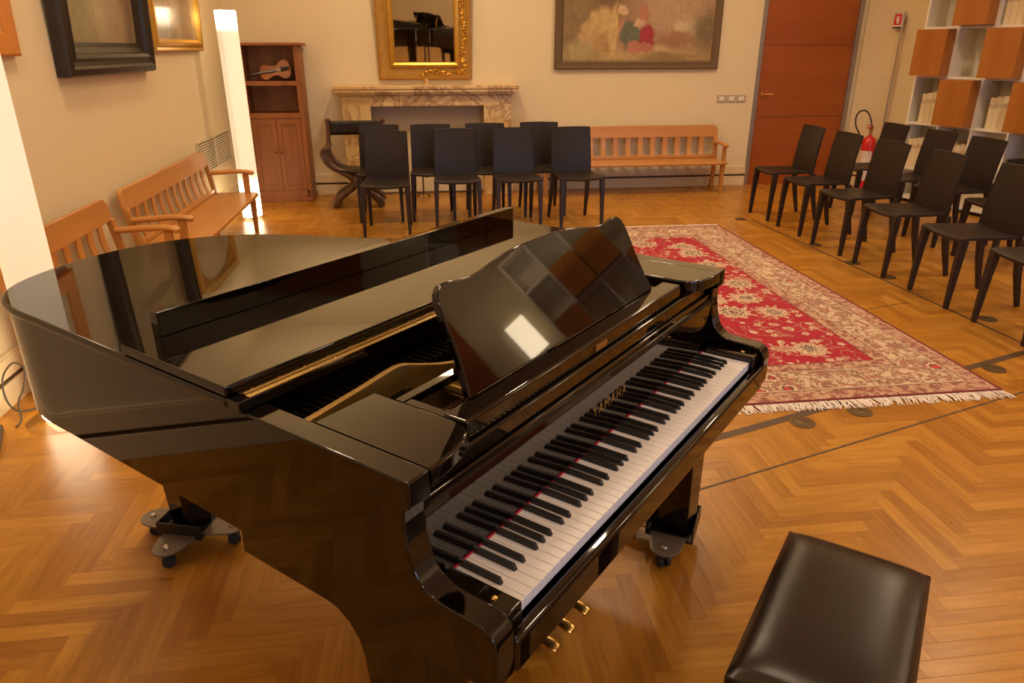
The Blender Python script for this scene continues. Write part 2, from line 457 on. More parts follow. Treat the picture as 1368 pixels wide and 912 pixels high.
# door with frame
d = struct(MB().box(DX0+.02, DX1-.02, YB+.02, YB+.06, .001, DH-.02).build('door_1', M_DOOR, smooth=0))
b = MB()
for z in (.83, 1.66): b.box(DX0+.02, DX1-.02, YB+.018, YB+.0201, z, z+.006)
b.build('panel_joint', M_STRIP, d, smooth=0)
hb = MB(); hb.tube([(DX0+.09, YB+.02, 1.10), (DX0+.09, YB-.035, 1.10), (DX0+.20, YB-.04, 1.10)], .010)
hb.lathe([(.026, 0), (.026, .008), (0, .008)], 20, Matrix.Translation((DX0+.09, YB+.02, 1.10)) @ Matrix.Rotation(R(90), 4, 'X'))
hb.build('door_handle', M_BRASS, d)
b = MB(); b.box(DX0-.03, DX0+.02, YB-.012, YB+.07, 0, DH+.03); b.box(DX1-.02, DX1+.03, YB-.012, YB+.07, 0, DH+.03); b.box(DX0+.02, DX1-.02, YB-.012, YB+.07, DH-.02, DH+.03)
struct(b.build('trim_1', M_GREYMETAL, bevel=.003, smooth=0))

# metal and dark joints let into the parquet
def floor_strip(name, a, c, w, mat):
    a, c = Vector((*a, 0)), Vector((*c, 0)); t = (c-a).normalized(); s = Vector((-t.y, t.x, 0))*w/2
    struct(MB().prism([a-s, c-s, c+s, a+s], (0,0,.0012)).build(name, mat, smooth=0))
floor_strip('trim_2', (3.34, 6.9), (3.58, 2.0), .020, M_STRIP)
floor_strip('trim_3', (.55, 2.14), (3.3, 3.03), .010, M_STRIP)
floor_strip('trim_4', (.9, 2.56), (4.6, 3.80), .045, M_STRIP)
floor_strip('trim_5', (2.95, 4.21), (3.30, 4.30), .008, M_STRIP)
ds = MB().lathe([(0,0), (.058,0), (.058,.002), (.050,.0035), (.046,.0028), (.018,.0028), (.015,.0038), (0,.0038)], 28)
sock0 = ds.build('floor_socket', M_BRONZE)
SOCK = [(1.72, 2.77, 'bronze floor socket in the parquet, nearest the piano'), (2.05, 2.84, 'bronze floor socket half covered by the white rug fringe'),
        (3.06, 3.21, 'bronze floor socket just outside the near right corner of the rug'), (3.60, 3.93, 'bronze floor socket beside the leg of the nearest leather chair'),
        (3.52, 4.87, 'bronze floor socket under the second nearest chair of the rug-side row'), (3.47, 5.27, 'bronze floor socket by the front leg of the middle chair beside the rug'),
        (3.47, 5.86, 'bronze floor socket by the third chair from the door'), (3.24, 6.93, 'bronze floor socket beyond the far right corner of the rug'),
        (3.72, 3.58, 'bronze floor socket at the right end of the dark floor joint')]
for k, (x, y, l) in enumerate(SOCK):
    o = sock0 if k == 0 else sock0.copy()
    if k: COL.objects.link(o)
    o.location = (x, y, 0.0012); tag(o, l, 'floor socket', 'floor sockets')

# ------------------------------------------------------------------ rug
rug = thing('persian_rug', 'red oriental rug with cream floral border lying on the parquet', 'rug', (2.90 - RW/2, 2.95 + RL/2, .0013))
b = MB()
b.box(-RW/2, RW/2, -RL/2, RL/2, 0, .010)
b.build('pile', rug_mat(), rug, smooth=0)
for sgn in (-1, 1):
    b = MB(); x = -RW/2
    while x < RW/2:
        l = random.uniform(.055, .085); a = random.uniform(-.035, .035); w = random.uniform(.004, .008)
        y0 = sgn*RL/2; pts = [(x, y0 - sgn*.01, .006), (x + a*.4, y0 + sgn*l*.5, .006 + random.uniform(-.002, .004)), (x + a, y0 + sgn*l, .0025)]
        b.tube(pts, [w*.5, w*.55, w*.3], 4, sq=(1.4, .5))
        x += random.uniform(.0035, .0075)
    b.build('fringe', M_FRINGE, rug)['label'] = 'white knotted fringe'

# ------------------------------------------------------------------ grand piano
PA, PROT = (.1297, .9456, 0), R(48.03)
P = thing('grand_piano', 'glossy black grand piano with closed lid and raised music desk', 'piano', PA, PROT)
def spline(pts, n=10, closed=False):
    """Catmull-Rom through 2D/3D points"""
    pts = [Vector(p) for p in pts]; out = []
    N_ = len(pts)
    for i in range(N_-1 if not closed else N_):
        g = (lambda k: pts[k % N_]) if closed else (lambda k: pts[max(0, min(N_-1, k))])
        p0, p1, p2, p3 = g(i-1), g(i), g(i+1), g(i+2)
        for k in range(n):
            t = k/n
            out.append(.5*((2*p1) + (p2-p0)*t + (2*p0 - 5*p1 + 4*p2 - p3)*t*t + (3*p1 - p0 - 3*p2 + p3)*t**3))
    if not closed: out.append(pts[-1])
    return out
TAIL = [(-.105, 1.34), (-.104, 1.47), (-.075, 1.59), (.0, 1.68), (.12, 1.745), (.28, 1.79), (.44, 1.785), (.58, 1.735), (.70, 1.64), (.79, 1.50), (.86, 1.35), (.93, 1.21), (1.02, 1.09), (1.13, 1.01), (1.25, .955), (1.325, .90), (1.332, .84)]
def outline(grow=0.0, y0=.62):
    c = spline(TAIL, 5)
    pts = [Vector((-.105, y0))] + c + [Vector((1.332, y0))]
    if not grow: return pts
    out = []
    for i, p in enumerate(pts):
        a = pts[max(i-1, 0)]; q = pts[min(i+1, len(pts)-1)]; t = (q - a).normalized()
        nrm = Vector((-t.y, t.x)); out.append(p + nrm*grow)
    return out
# rim
o_, i_ = outline(), outline(-.055)
poly = o_ + list(reversed(i_))
MB().prism([(p.x, p.y, .70) for p in poly], (0, 0, .295)).build('rim', M_BLACK, P, bevel=.004, smooth=30, keep=lambda m: m.y > .63)
# keyboard arms (cheeks)
ARM = [(.62, .645), (.62, .995), (.136, .995), (.136, .945), (.150, .938), (.151, .90), (.144, .856), (.131, .818), (.110, .796), (.080, .787), (.010, .783), (-.012, .777), (-.026, .762), (-.030, .74), (-.030, .662), (.0, .655), (.30, .645)]
arm_s = [(.62, .645), (.62, .995), (.136, .995), (.136, .945)] + [tuple(v) for v in spline(ARM[4:14], 5)] + ARM[14:]
for x in (-.105, 1.280):
    MB().prism([(x, y, z) for y, z in arm_s], (.052, 0, 0)).build('arm', M_BLACK, P, bevel=.004, seg=3, smooth=30, keep=lambda m: m.y < .615)
# belly (soundboard seen from below) and key bed
MB().prism([(p.x, p.y, .715) for p in outline(-.05, .45)], (0, 0, .03)).build('soundboard', wood('spruce_board', (.30,.15,.05), (.42,.22,.08), 'Y', 8, .5), P, smooth=0)
MB().box(-.052, 1.279, -.006, .62, .650, .690).build('key_bed', M_BLACK, P, bevel=.003)
MB().box(-.052, 1.279, -.034, -.008, .655, .729).build('key_slip', M_BLACK, P, bevel=.010, seg=4)
for x0, x1 in ((-.052, -.002), (1.2285, 1.279)):
    k = MB().box(x0, x1, -.012, .142, .690, .768).build('key_block', M_BLACK, P, bevel=.007, seg=4)
    MB().lathe([(.006, 0), (.006, .002), (.003, .004), (0, .004)], 14, Matrix.Translation(((x0+x1)/2, .03, .768))).build('screw', M_BRASS, k)
# keys
KP = 1.2265/52
wk = MB().box(.0004, KP-.0004, 0, .148, .726, .750).build('white_key', M_WHITEKEY, P, bevel=.0014, seg=2)
b = MB()
b.loft([[(-.0055, y, .744), (.0055, y, .744), (.0042, y+dy, z), (-.0042, y+dy, z)] for y, dy, z in ((.048, .008, .7615), (.148, 0, .762))])
bk = b.build('black_key', M_BLACKKEY, P, bevel=.0012)
for k in range(52):
    o = wk if k == 0 else wk.copy()
    if k: COL.objects.link(o)
    o.location = (k*KP, 0, 0)
first = True
for k in range(51):
    if k % 7 in (0, 2, 3, 5, 6):       # A C D F G carry a sharp on their right
        o = bk if first else bk.copy()
        if not first: COL.objects.link(o)
        first = False
        off = {0: .0015, 2: -.0018, 3: .0018, 5: -.0022, 6: 0}[k % 7]
        o.location = ((k+1)*KP + off, 0, 0)
MB().box(-.002, 1.2285, .1440, .1475, .7485, .7525).build('name_felt', M_FELT, P)
# fall board: mirror-like, almost upright, rolled top
b = MB(); pr = [(.1475, .735), (.152, .895), (.156, .905), (.166, .911), (.178, .911), (.178, .735)]
b.prism([(-.052, y, z) for y, z in pr], (1.331, 0, 0)); fb = b.build('fallboard', M_BLACK, P, smooth=20)
cu = bpy.data.curves.new('maker_name', 'FONT'); cu.body = 'YAMAHA'; cu.size = .036; cu.extrude = .0004; cu.space_character = 1.25; cu.align_x = 'CENTER'
tmp = bpy.data.objects.new('tmp', cu); COL.objects.link(tmp)
dg = bpy.context.evaluated_depsgraph_get(); me = bpy.data.meshes.new_from_object(tmp.evaluated_get(dg))
bpy.data.objects.remove(tmp); me.materials.clear(); me.materials.append(M_BRASS)
lt = bpy.data.objects.new('maker_name', me); COL.objects.link(lt); lt.parent = fb
lt.location = (.612, .1492, .825); lt.rotation_euler = (R(88.4), 0, 0)
# rails under the music desk
MB().box(-.052, 1.279, .158, .60, .908, .925).build('name_rail', M_BLACK, P, bevel=.004)
MB().box(-.03, 1.257, .166, .186, .925, .962).build('front_rail', M_BLACK, P, bevel=.006, seg=3)
sl = MB().box(.098, 1.082, .178, .236, .964, 1.0).build('desk_slide', M_BLACK, P, bevel=.007, seg=3)
MB().box(.575, .63, .1745, .179, .970, .985).build('lock_plate', M_OLDBRASS, sl, bevel=.001)
for sgn, xo in ((1, 0), (-1, 1.227)):
    pts = [(-.0525, .134), (.0, .137), (.05, .146), (.078, .160), (.094, .182), (.098, .21), (.098, .410), (-.0525, .414)]
    MB().prism([(xo + sgn*x, y, .962) for x, y in pts], (0, 0, .0332)).build('side_shelf', M_BLACK, P, bevel=.006, seg=3, smooth=30, keep=(lambda m: m.x > -.045 and m.x < 1.27))
# sliding frame of the desk
b = MB(); b.box(.110, 1.07, .345, .368, .968, .986)
for x in (.112, 1.045): b.box(x, x+.022, .23, .36, .966, .984)
b.build('desk_frame', M_BLACK, P, bevel=.002)
# cast plate, tuning pins, strings, dampers
b = MB(); b.box(-.05, 1.277, .19, .62, .896, .906)
b.build('tuning_plate', M_IRON, P)
pr = spline([(-.048, .450, 0), (.10, .466, 0), (.215, .482, 0), (.250, .478, 0), (.268, .455, 0), (.30, .415, 0), (.345, .382, 0)], 6)
b = MB(); b.loft([[(v.x-.0, v.y-.011, .906), (v.x+.003, v.y+.013, .906), (v.x+.003, v.y+.011, .980), (v.x, v.y-.010, .984)] for v in pr])
b.build('plate_rib', M_IRON, P, bevel=.004, smooth=50)
b = MB()
for x in (.30, .62, .93, 1.2): b.box(x, x+.024, .24, .62, .906, .938)
b.build('plate_strut', M_IRON, P, bevel=.006)
b = MB()
for k in range(70):
    x = -.03 + k*.0182
    for r_ in range(3): b.lathe([(.0032, .906), (.0032, .936), (0, .936)], 6, Matrix.Translation((x + r_*.004, .215 + r_*.02, 0)))
b.build('tuning_pins', M_STEEL, P)['kind'] = 'stuff'
b = MB()
for k in range(150):
    x = -.035 + k*.0086; b.tube([(x, .245, .925), (x+.01, .62, .922)], .0011, 4)
b.build('strings', M_STRING, P)['kind'] = 'stuff'
b = MB()
for k in range(64):
    x = -.03 + k*.0198; b.box(x, x+.006, .50, .60, .926, .945)
b.build('dampers', M_SATIN, P)['kind'] = 'stuff'
# lid: main panel, folded front flap, lip, hinge
lid_pts = outline(.012, .578)
MB().prism([(p.x, p.y, .9965) for p in lid_pts], (0, 0, .021)).build('lid', M_BLACK, P, bevel=.009, seg=4, smooth=30)
fl = MB().box(-.113, 1.342, .582, .945, 1.0195, 1.0405).build('lid_flap', M_BLACK, P, bevel=.004, seg=3)
b = MB(); b.prism([(-.040, .912, 1.0405), (-.040, .942, 1.0405), (-.040, .942, 1.0965), (-.040, .912, 1.0965)], (1.345, 0, 0))
b.build('flap_lip', M_BLACK, fl, bevel=.002)
hg = MB(); hg.box(-.088, 1.325, .545, .5815, 1.0185, 1.021); 
hg.tube([(-.088, .562, 1.0215), (1.325, .562, 1.0215)], .0035, 8)
MB().box(-.113, 1.34, .545, .5815, .9966, 1.0184).build('lid_front_edge', M_BLACK, P, bevel=.002)
hj = hg.build('hinge', M_OLDBRASS, P); hj['label'] = 'long brass piano hinge'
b = MB()
for k in range(22):
    for yy in (.552, .574): b.lathe([(.0028, 1.021), (.0022, 1.0225), (0, 1.0225)], 8, Matrix.Translation((-.06 + k*.063, yy, 0)))
b.build('hinge_screws', M_BRASS, hj)
for x, y in ((-.072, .96), (.09, 1.09), (.285, 1.09), (.485, 1.09), (1.05, 1.03)):
    MB().lathe([(.009, 1.0175), (.008, 1.0225), (.004, 1.025), (0, 1.025)], 14, Matrix.Translation((x, y, 0))).build('lid_button', M_BRASS, P)
# music desk
half = [(0, 1.219), (.07, 1.2183), (.13, 1.214), (.19, 1.206), (.235, 1.199), (.28, 1.196), (.32, 1.1985), (.350, 1.2025), (.372, 1.2005), (.387, 1.190), (.395, 1.172), (.397, 1.14), (.397, 1.10), (.401, 1.06), (.407, 1.03), (.413, 1.003)]
xc = .583; TLT = R(27); tl = math.tan(TLT)
prof = [(xc + x, z) for x, z in half] + [(xc - x, z) for x, z in reversed(half[1:])]
b = MB(); b.prism([(x, .226 + (z-1)*tl, z) for x, z in prof], (0, .018*math.cos(TLT), -.018*math.sin(TLT)))
dk = b.build('music_desk', M_BLACK, P, bevel=.004, seg=3, smooth=30)
for x in (xc-.3, xc+.3): MB().tube([(x, .357, .987), (x, .318, 1.14)], .005, 8).build('desk_prop', M_BRASS, dk)
# legs with curved brackets
LEG = [(.128, .66), (.128, .067), (.262, .067), (.282, .50), (.288, .55), (.300, .585), (.322, .612), (.352, .630), (.42, .642), (.50, .650), (.50, .66)]
for x0, x1 in ((-.098, .030), (1.197, 1.325)):
    b = MB(); b.prism([(x0, y, z) for y, z in LEG], (x1-x0, 0, 0))
    for v in b.bm.verts:
        if v.co.z < .1: v.co.x += (.02 if abs(v.co.x - x0) < .01 else -.02)
    b.build('leg', M_BLACK, P, bevel=.006, seg=3, smooth=30)
b = MB(); b.loft([[(.3+s*w, 1.6+t*w, z) for s, t in ((-1,-1),(1,-1),(1,1),(-1,1))] for z, w in ((.067, .047), (.52, .065), (.60, .075), (.66, .10), (.715, .13))])
b.build('leg', M_BLACK, P, bevel=.006, seg=3, smooth=30)
# pedal lyre
ly = MB(); ly.box(.49, .72, .30, .46, .075, .145)
for x in (.545, .655): ly.tube([(x, .37, .14), (x, .37, .66)], .016, 12)
ly = ly.build('pedal_lyre', M_BLACK, P, bevel=.004)
for x in (.52, .603, .69):
    b = MB(); pts = [(x, .33, .105), (x, .28, .104), (x, .24, .098), (x, .215, .090)]
    b.tube(pts, [.012, .015, .022, .020], 12, sq=(1, .35)); 
    b.build('pedal', M_BRASS, ly, sub=1)
# transport dollies under the legs
def dolly(label, lx, ly_, ang):
    c = Matrix.Rotation(PROT, 4, 'Z') @ Vector((lx, ly_, 0)) + Vector(PA)
    t = thing('piano_dolly', label, 'dolly', (c.x, c.y, 0), PROT + ang, 'steel dollies under the piano legs')
    b = MB(); w = .082
    b.box(-w, w, -w, w, .056, .0655)
    for x0, x1, y0, y1 in ((-w, w, w-.006, w), (-w, w, -w, -w+.006), (w-.006, w, -w, w)): b.box(x0, x1, y0, y1, .060, .112)
    b.build('leg_tray', M_SATIN, t, bevel=.002)
    for a in (0, 90, 180):
        M = Matrix.Rotation(R(a), 4, 'Z'); b = MB()
        pl_ = [(w-.01, -.06), (w+.05, -.055)] + [(w+.062+.05*math.cos(q), .05*math.sin(q)) for q in [R(v) for v in range(-75, 80, 15)]] + [(w+.05, .055), (w-.01, .06)]
        b.prism([M @ Vector((x, y, .064)) for x, y in pl_], (0, 0, .007))
        p = b.build('wing_plate', M_DOLLY, t, bevel=.002)
        q = M @ Vector((w+.07, 0, .071))
        MB().lathe([(.011, 0), (.011, .005), (.007, .010), (0, .011)], 10, Matrix.Translation(q)).build('bolt', M_STEEL, p)
        cs = MB(); q = M @ Vector((w+.07, 0, 0))
        for s in (-.013, .013): cs.lathe([(0, -.008), (.019, -.008), (.022, -.004), (.022, .004), (.019, .008), (0, .008)], 18, Matrix.Translation((q.x, q.y, .0225)) @ Matrix.Rotation(R(35), 4, 'Z') @ Matrix.Translation((0, s, 0)) @ Matrix.Rotation(R(90), 4, 'X'))
        cs.box(q.x-.012, q.x+.012, q.y-.012, q.y+.012, .032, .064)
        cs.build('caster', M_RUBBER, p, bevel=.001)
dolly('black steel wheeled dolly under the tail leg of the piano', .300, 1.600, R(115))
dolly('grey steel wheeled dolly under the treble front leg of the piano', 1.262, .195, R(12))

# ------------------------------------------------------------------ piano bench
c = Matrix.Rotation(PROT, 4, 'Z') @ Vector((.606, -.425, 0)) + Vector(PA)
T = thing('piano_bench', 'black leather padded piano bench in front of the keyboard', 'bench', (c.x, c.y, 0), PROT + R(2.3))
L2, W2 = .272, .160
def cushion(u, v):
    x = (u*2-1); y = (v*2-1)
    e = max(0, 1-abs(x)**5.0)*max(0, 1-abs(y)**4.0)
    h = .470 + .034*(e**.5)
    return (x*L2, y*W2, h)
b = MB(); b.grid(cushion, 40, 28)
b.build('cushion', M_STOOL, T, smooth=80)
b = MB(); b.box(-L2-.002, L2+.002, -W2-.002, W2+.002, .436, .4695)
b.build('seat_welt', M_STOOL, T, bevel=.004, seg=3)
b = MB(); b.box(-L2+.008, L2-.008, -W2+.008, W2-.008, .372, .4359)
b.build('apron', M_BLACK, T, bevel=.004)
for sx in (-1, 1):
    for sy in (-1, 1):
        cx, cy = sx*(L2-.045), sy*(W2-.045)
        MB().loft([[(cx+a*w, cy+d_*w, z) for a, d_ in ((-1,-1),(1,-1),(1,1),(-1,1))] for z, w in ((0, .017), (.372, .026))]).build('leg', M_BLACK, T, bevel=.003)
for sx in (-1, 1):
    MB().lathe([(.006, 0), (.006, .02), (.026, .022), (.030, .03), (.030, .042), (.024, .05), (0, .05)], 18, Matrix.Translation((sx*(L2-.008), .02, .405)) @ Matrix.Rotation(R(90*sx), 4, 'Y')).build('height_knob', M_SATIN, T)

# ------------------------------------------------------------------ leather chairs
def make_chair(label, group):
    t = thing('leather_chair', label, 'chair', (0,0,0), 0, group)
    # seat: saddle shape, front is -y
    def seat(u, v):
        x = (u*2-1); y = -.265 + v*.425
        hw = .222 - .022*v
        z = .472 - .010*(1-x*x)*1.0 + .006*x*x - .004*math.sin(v*math.pi) - (.010 if v < .04 else 0)
        return (x*hw, y, z)
    b = MB(); b.grid(seat, 10, 12); b.build('seat', M_LEATHER, t, solid=.020, bevel=.003, smooth=60)
    def back(u, v):
        x = (u*2-1); hw = .205 - .006*v
        z = .450 + v*.448
        y = .150 + .062*v**1.5 + .016*(1-x*x)*(.3+.7*v)
        return (x*hw, y, z + .004*(1-x*x)*v)
    b = MB(); b.grid(back, 10, 14); bo = b.build('backrest', M_LEATHER, t, solid=.020, bevel=.004, smooth=60)
    ed = [back(0, k/10) for k in range(11)] + [back(k/8, 1) for k in range(1, 9)] + [back(1, 1-k/10) for k in range(1, 11)]
    MB().tube([(x*1.005, y-.009, z) for x, y, z in ed], .0035, 6).build('piping', M_LEATHER, bo)
    for sx in (-1, 1):
        b = MB(); b.loft([[(sx*xx + a*w, yy + d_*w*1.15, z) for a, d_ in ((-1,-1),(1,-1),(1,1),(-1,1))] for xx, yy, z, w in ((.206, -.262, 0, .013), (.203, -.250, .30, .019), (.198, -.240, .462, .022))])
        b.build('leg', M_LEATHER_LEG, t, bevel=.004)
        b = MB(); b.loft([[(sx*xx + a*w, yy + d_*w*1.15, z) for a, d_ in ((-1,-1),(1,-1),(1,1),(-1,1))] for xx, yy, z, w in ((.196, .252, 0, .013), (.190, .200, .22, .018), (.186, .160, .462, .021))])
        b.build('leg', M_LEATHER_LEG, t, bevel=.004)
    return t
G1, G2, G3, G4 = 'front row by the fireplace wall', 'rear row by the fireplace wall', 'front row beside the rug', 'second row before the bookcase'
spots = [(-.315, 6.86, R(-2), 'dark leather chair at the left end of the front row before the fireplace', G1),
         (.345, 7.03, 0, 'second dark leather chair from the left in the front row before the fireplace', G1),
         (.925, 7.03, R(1), 'third dark leather chair from the left in the front row before the fireplace', G1),
         (1.52, 7.05, R(5), 'dark leather chair at the right end of the front row, beside the wall bench', G1),
         (-.40, 7.50, 0, 'dark leather chair in the rear row, next to the carved folding armchair', G2),
         (.125, 7.49, 0, 'rear-row leather chair standing left of centre before the fireplace opening', G2),
         (.69, 7.52, 0, 'rear-row leather chair before the right pillar of the fireplace', G2),
         (1.27, 7.58, 0, 'rear-row leather chair at the left end of the wooden bench on the back wall', G2)]
for k, (y, l) in enumerate(((7.02, 'dark leather chair of the rug-side row nearest the red wooden door'), (6.38, 'second leather chair from the door in the row beside the rug'),
        (5.71, 'third leather chair from the door in the row beside the rug'), (5.05, 'fourth leather chair from the door in the row beside the rug'),
        (4.34, 'fifth leather chair from the door in the row beside the rug'), (3.69, 'nearest leather chair of the row beside the rug, cut by the picture edge'))):
    spots.append((3.735, y, R(-90) + (0, R(1), R(3), R(-2), R(-3), 0)[k], l, G3))
for y, l in ((7.13, 'leather chair of the second row standing before the fire extinguisher'), (6.44, 'leather chair of the second row at the left end of the bookcase'),
             (5.84, 'leather chair of the second row before the white books on the lower shelves'), (5.17, 'leather chair of the second row behind the fifth chair beside the rug')):
    spots.append((4.70, y, R(-90), l, G4))
ch0 = None
for x, y, rz, l, g in spots:
    if ch0 is None:
        ch0 = make_chair(l, g); ch0.location = (x, y, 0.0013); ch0.rotation_euler = (0, 0, rz)
    else: dup(ch0, (x, y, 0.0013), rz, l, g)

# ------------------------------------------------------------------ wooden wall benches
def make_bench(label, L, loc, rz, nsl):
    t = thing('wooden_bench', label, 'bench', loc, rz, 'slatted beech benches along the walls')
    h = L/2
    # seat plank with rounded front corners
    pts = [(-h, -.06), (-h, -.43)] + [(-h+.07-.07*math.cos(a), -.43-.07*math.sin(a)) for a in [R(v) for v in range(15, 91, 15)]] + \
          [(h-.07+.07*math.sin(a), -.43-.07*math.cos(a)) for a in [R(v) for v in range(0, 91, 15)]] + [(h, -.06)]
    MB().prism([(x, y, .335) for x, y in pts], (0, 0, .034)).build('seat', M_BENCH_X, t, bevel=.010, seg=3, smooth=50)
    # top rail, leaning back a little and rounded at the ends
    def yb(z): return -.105 + (z-.37)*.17
    pr = [(-h, .615), (-h, .71), (-h+.02, .745), (-h+.05, .757), (h-.05, .757), (h-.02, .745), (h, .71), (h, .615)]
    MB().prism([(x, yb(z)-.008, z) for x, z in pr], (0, .028, 0)).build('top_rail', M_BENCH_X, t, bevel=.008, seg=3, smooth=50)
    MB().box(-h+.03, h-.03, yb(.39)-.012, yb(.39)+.016, .372, .412).build('lower_rail', M_BENCH_X, t, bevel=.005)
    for k in range(nsl):
        x = -h + .045 + (k+1)*(L-.09)/(nsl+1)
        b = MB(); b.loft([[(x+a*.031, yb(z)+bow+d_, z) for a, d_ in ((-1,-.006),(1,-.006),(1,.008),(-1,.008))] for z, bow in ((.405, 0), (.47, .012), (.54, .012), (.62, 0))])
        b.build('slat', M_BENCH_Z, t, bevel=.003)
    for s in (-1, 1):
        x = s*(h-.026)
        b = MB(); b.loft([[(x+a*.024, y+d_, z) for a, d_ in ((-1,-.02),(1,-.02),(1,.02),(-1,.02))] for z, y in ((0, -.075), (.2, -.10), (.36, yb(.36)), (.54, yb(.54)), (.63, yb(.63)))])
        b.build('back_leg', M_BENCH_Z, t, bevel=.005)
        b = MB(); b.loft([[(s*(h-.055)+a*w, -.44+d_*w, z) for a, d_ in ((-1,-1),(1,-1),(1,1),(-1,1))] for z, w in ((0, .017), (.335, .026))])
        b.build('front_leg', M_BENCH_Z, t, bevel=.004)
        MB().box(s*(h-.035)-.02, s*(h-.035)+.02, -.425, -.375, .365, .545).build('arm_post', M_BENCH_Z, t, bevel=.005)
        path = spline([(s*(h-.030), -.085, .555), (s*(h-.032), -.20, .560), (s*(h-.036), -.33, .566), (s*(h-.042), -.43, .560), (s*(h-.048), -.475, .545)], 5)
        b = MB(); b.tube(path, [.034]*(len(path)-3) + [.035, .032, .020], 14, sq=(1.0, .6)); b.build('arm_rest', M_BENCH_Y, t)
    return t
make_bench('beech slatted bench by the left wall, in front of the vent', 2.05, (XL+.035, 6.03, 0), R(90), 11)
make_bench('beech slatted bench by the left wall, nearer one partly hidden behind piano', 1.33, (XL+.035, 4.115, 0), R(90), 7)
make_bench('beech slatted bench along the back wall under the large painting', 2.26, (2.53, YB-.035, 0), 0, 13)

# ------------------------------------------------------------------ column lamps
LM = lamp_mat(1.95)
def column_lamp(label, x, y, rz):
    t = thing('column_lamp', label, 'lamp', (x, y, 0), rz, 'luminous column floor lamps')
    g = MB().lathe([(0, 0), (.168, 0), (.17, .004), (.17, .009), (.166, .012), (0, .012)], 48).build('glass_base', M_GLASSDISC, t)
    g['label'] = 'clear glass disc base'
    b = MB(); pts = []
    w, d = .088, .043
    n = 9
    front = [(-w + 2*w*k/n, -d - .018*math.sin(math.pi*k/n)) for k in range(n+1)]
    pts = front + [(w, d), (-w, d)]
    b.prism([(p[0], p[1], .022) for p in pts], (0, 0, 1.928)); b.build('diffuser', LM, t, bevel=.006, seg=3, smooth=50)
    MB().lathe([(0, .0121), (.05, .0121), (.05, .022), (0, .022)], 24).build('foot', M_STEEL, t)
    return t
column_lamp('lit white column lamp standing near the brown cabinet', -1.73, 7.60, R(45))
column_lamp('lit white column lamp at the left, behind the piano tail', -1.715, 3.25, R(45))

# ------------------------------------------------------------------ brown cabinet and violin
CX0, CX1, CY0, CY1, CH = -1.86, -1.235, 8.46, YB-.03, 1.68
T = thing('tall_cabinet', 'tall narrow brown wooden cabinet with open shelves above two doors', 'cabinet', (0,0,0))
b = MB()
b.box(CX0, CX0+.03, CY0+.02, CY1, .05, CH-.03); b.box(CX1-.03, CX1, CY0+.02, CY1, .05, CH-.03)
b.box(CX0+.03, CX1-.03, CY1-.02, CY1, .05, CH-.03); b.box(CX0+.03, CX1-.03, CY0+.03, CY1-.02, .05, .10)
for x in (CX0, CX1-.05): b.box(x, x+.05, CY0, CY0+.02, .12, CH-.03)
b.build('carcass', M_CAB, T, bevel=.003)
MB().box(CX0-.02, CX1+.045, CY0-.035, CY1, CH-.03, CH).build('top_board', M_CAB, T, bevel=.008, seg=3)
MB().box(CX0-.012, CX1+.012, CY0-.012, CY1, 0, .05).build('plinth', M_CAB, T, bevel=.004)
for z, hh in ((1.295, .045), (.965, .055)):
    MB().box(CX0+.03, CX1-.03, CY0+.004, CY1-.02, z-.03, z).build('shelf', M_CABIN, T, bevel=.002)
    MB().box(CX0+.05, CX1-.05, CY0+.001, CY0+.018, z-hh, z+.002).build('shelf_lip', M_CAB, T, bevel=.002)
MB().box(CX0+.05, CX1-.05, CY0, CY0+.02, .05, .125).build('bottom_rail', M_CAB, T, bevel=.002)
mid = (CX0+CX1)/2
for x0, x1, s in ((CX0+.052, mid-.002, 1), (mid+.002, CX1-.052, -1)):
    b = MB(); y = CY0+.002
    b.box(x0, x0+.05, y, y+.02, .127, .905); b.box(x1-.05, x1, y, y+.02, .127, .905); b.box(x0+.05, x1-.05, y, y+.02, .127, .185); b.box(x0+.05, x1-.05, y, y+.02, .845, .905)
    b.box(x0+.05, x1-.05, y+.010, y+.016, .185, .845)
    d = b.build('door', M_CAB, T, bevel=.002)
    xk = x1-.025 if s == 1 else x0+.025
    MB().lathe([(.008, 0), (.006, .01), (.013, .018), (.009, .028), (0, .03)], 14, Matrix.Translation((xk, y, .55)) @ Matrix.Rotation(R(90), 4, 'X')).build('knob', M_DARKWOOD, d)

# violin: local x along its length, scroll at -x, belly faces -y
V = thing('violin', 'small brown violin leaning on the upper shelf of the cabinet', 'violin', (-1.535, 8.63, 1.392), 0, None, (R(-14), R(-9), 0))
half = [(.185, 0), (.184, .035), (.172, .075), (.145, .098), (.11, .100), (.075, .085), (.055, .066), (.035, .055), (.0, .054), (-.03, .060), (-.05, .070), (-.08, .080), (-.115, .076), (-.14, .05), (-.148, .022)]
sm = spline([(x, z) for x, z in half], 3)
ol = [(v.x, v.y) for v in sm] + [(v.x, -v.y) for v in reversed(sm[1:])]
MB().prism([(x, -.018, z) for x, z in ol], (0, .036, 0)).build('body', M_VIOLIN, V, bevel=.006, seg=3, smooth=40)
MB().loft([[(x, y0, -w), (x, y0, w), (x, y0-.007, w*.8), (x, y0-.007, -w*.8)] for x, y0, w in ((.03, -.026, .020), (-.28, -.020, .012))]).build('fingerboard', M_EBONY, V, bevel=.001)
b = MB(); b.loft([[(x, y0, -w), (x, y0, w), (x, y1, w), (x, y1, -w)] for x, y0, y1, w in ((-.13, -.020, .016, .014), (-.28, -.016, .006, .011), (-.335, -.012, .006, .009))])
b.lathe([(.012, -.012), (.015, -.006), (.015, .006), (.012, .012)], 14, Matrix.Translation((-.345, -.004, 0)))
for k, x in enumerate((-.295, -.31, -.32, -.33)): b.tube([(x, -.006, -.024), (x, -.006, .024)], .003, 6)
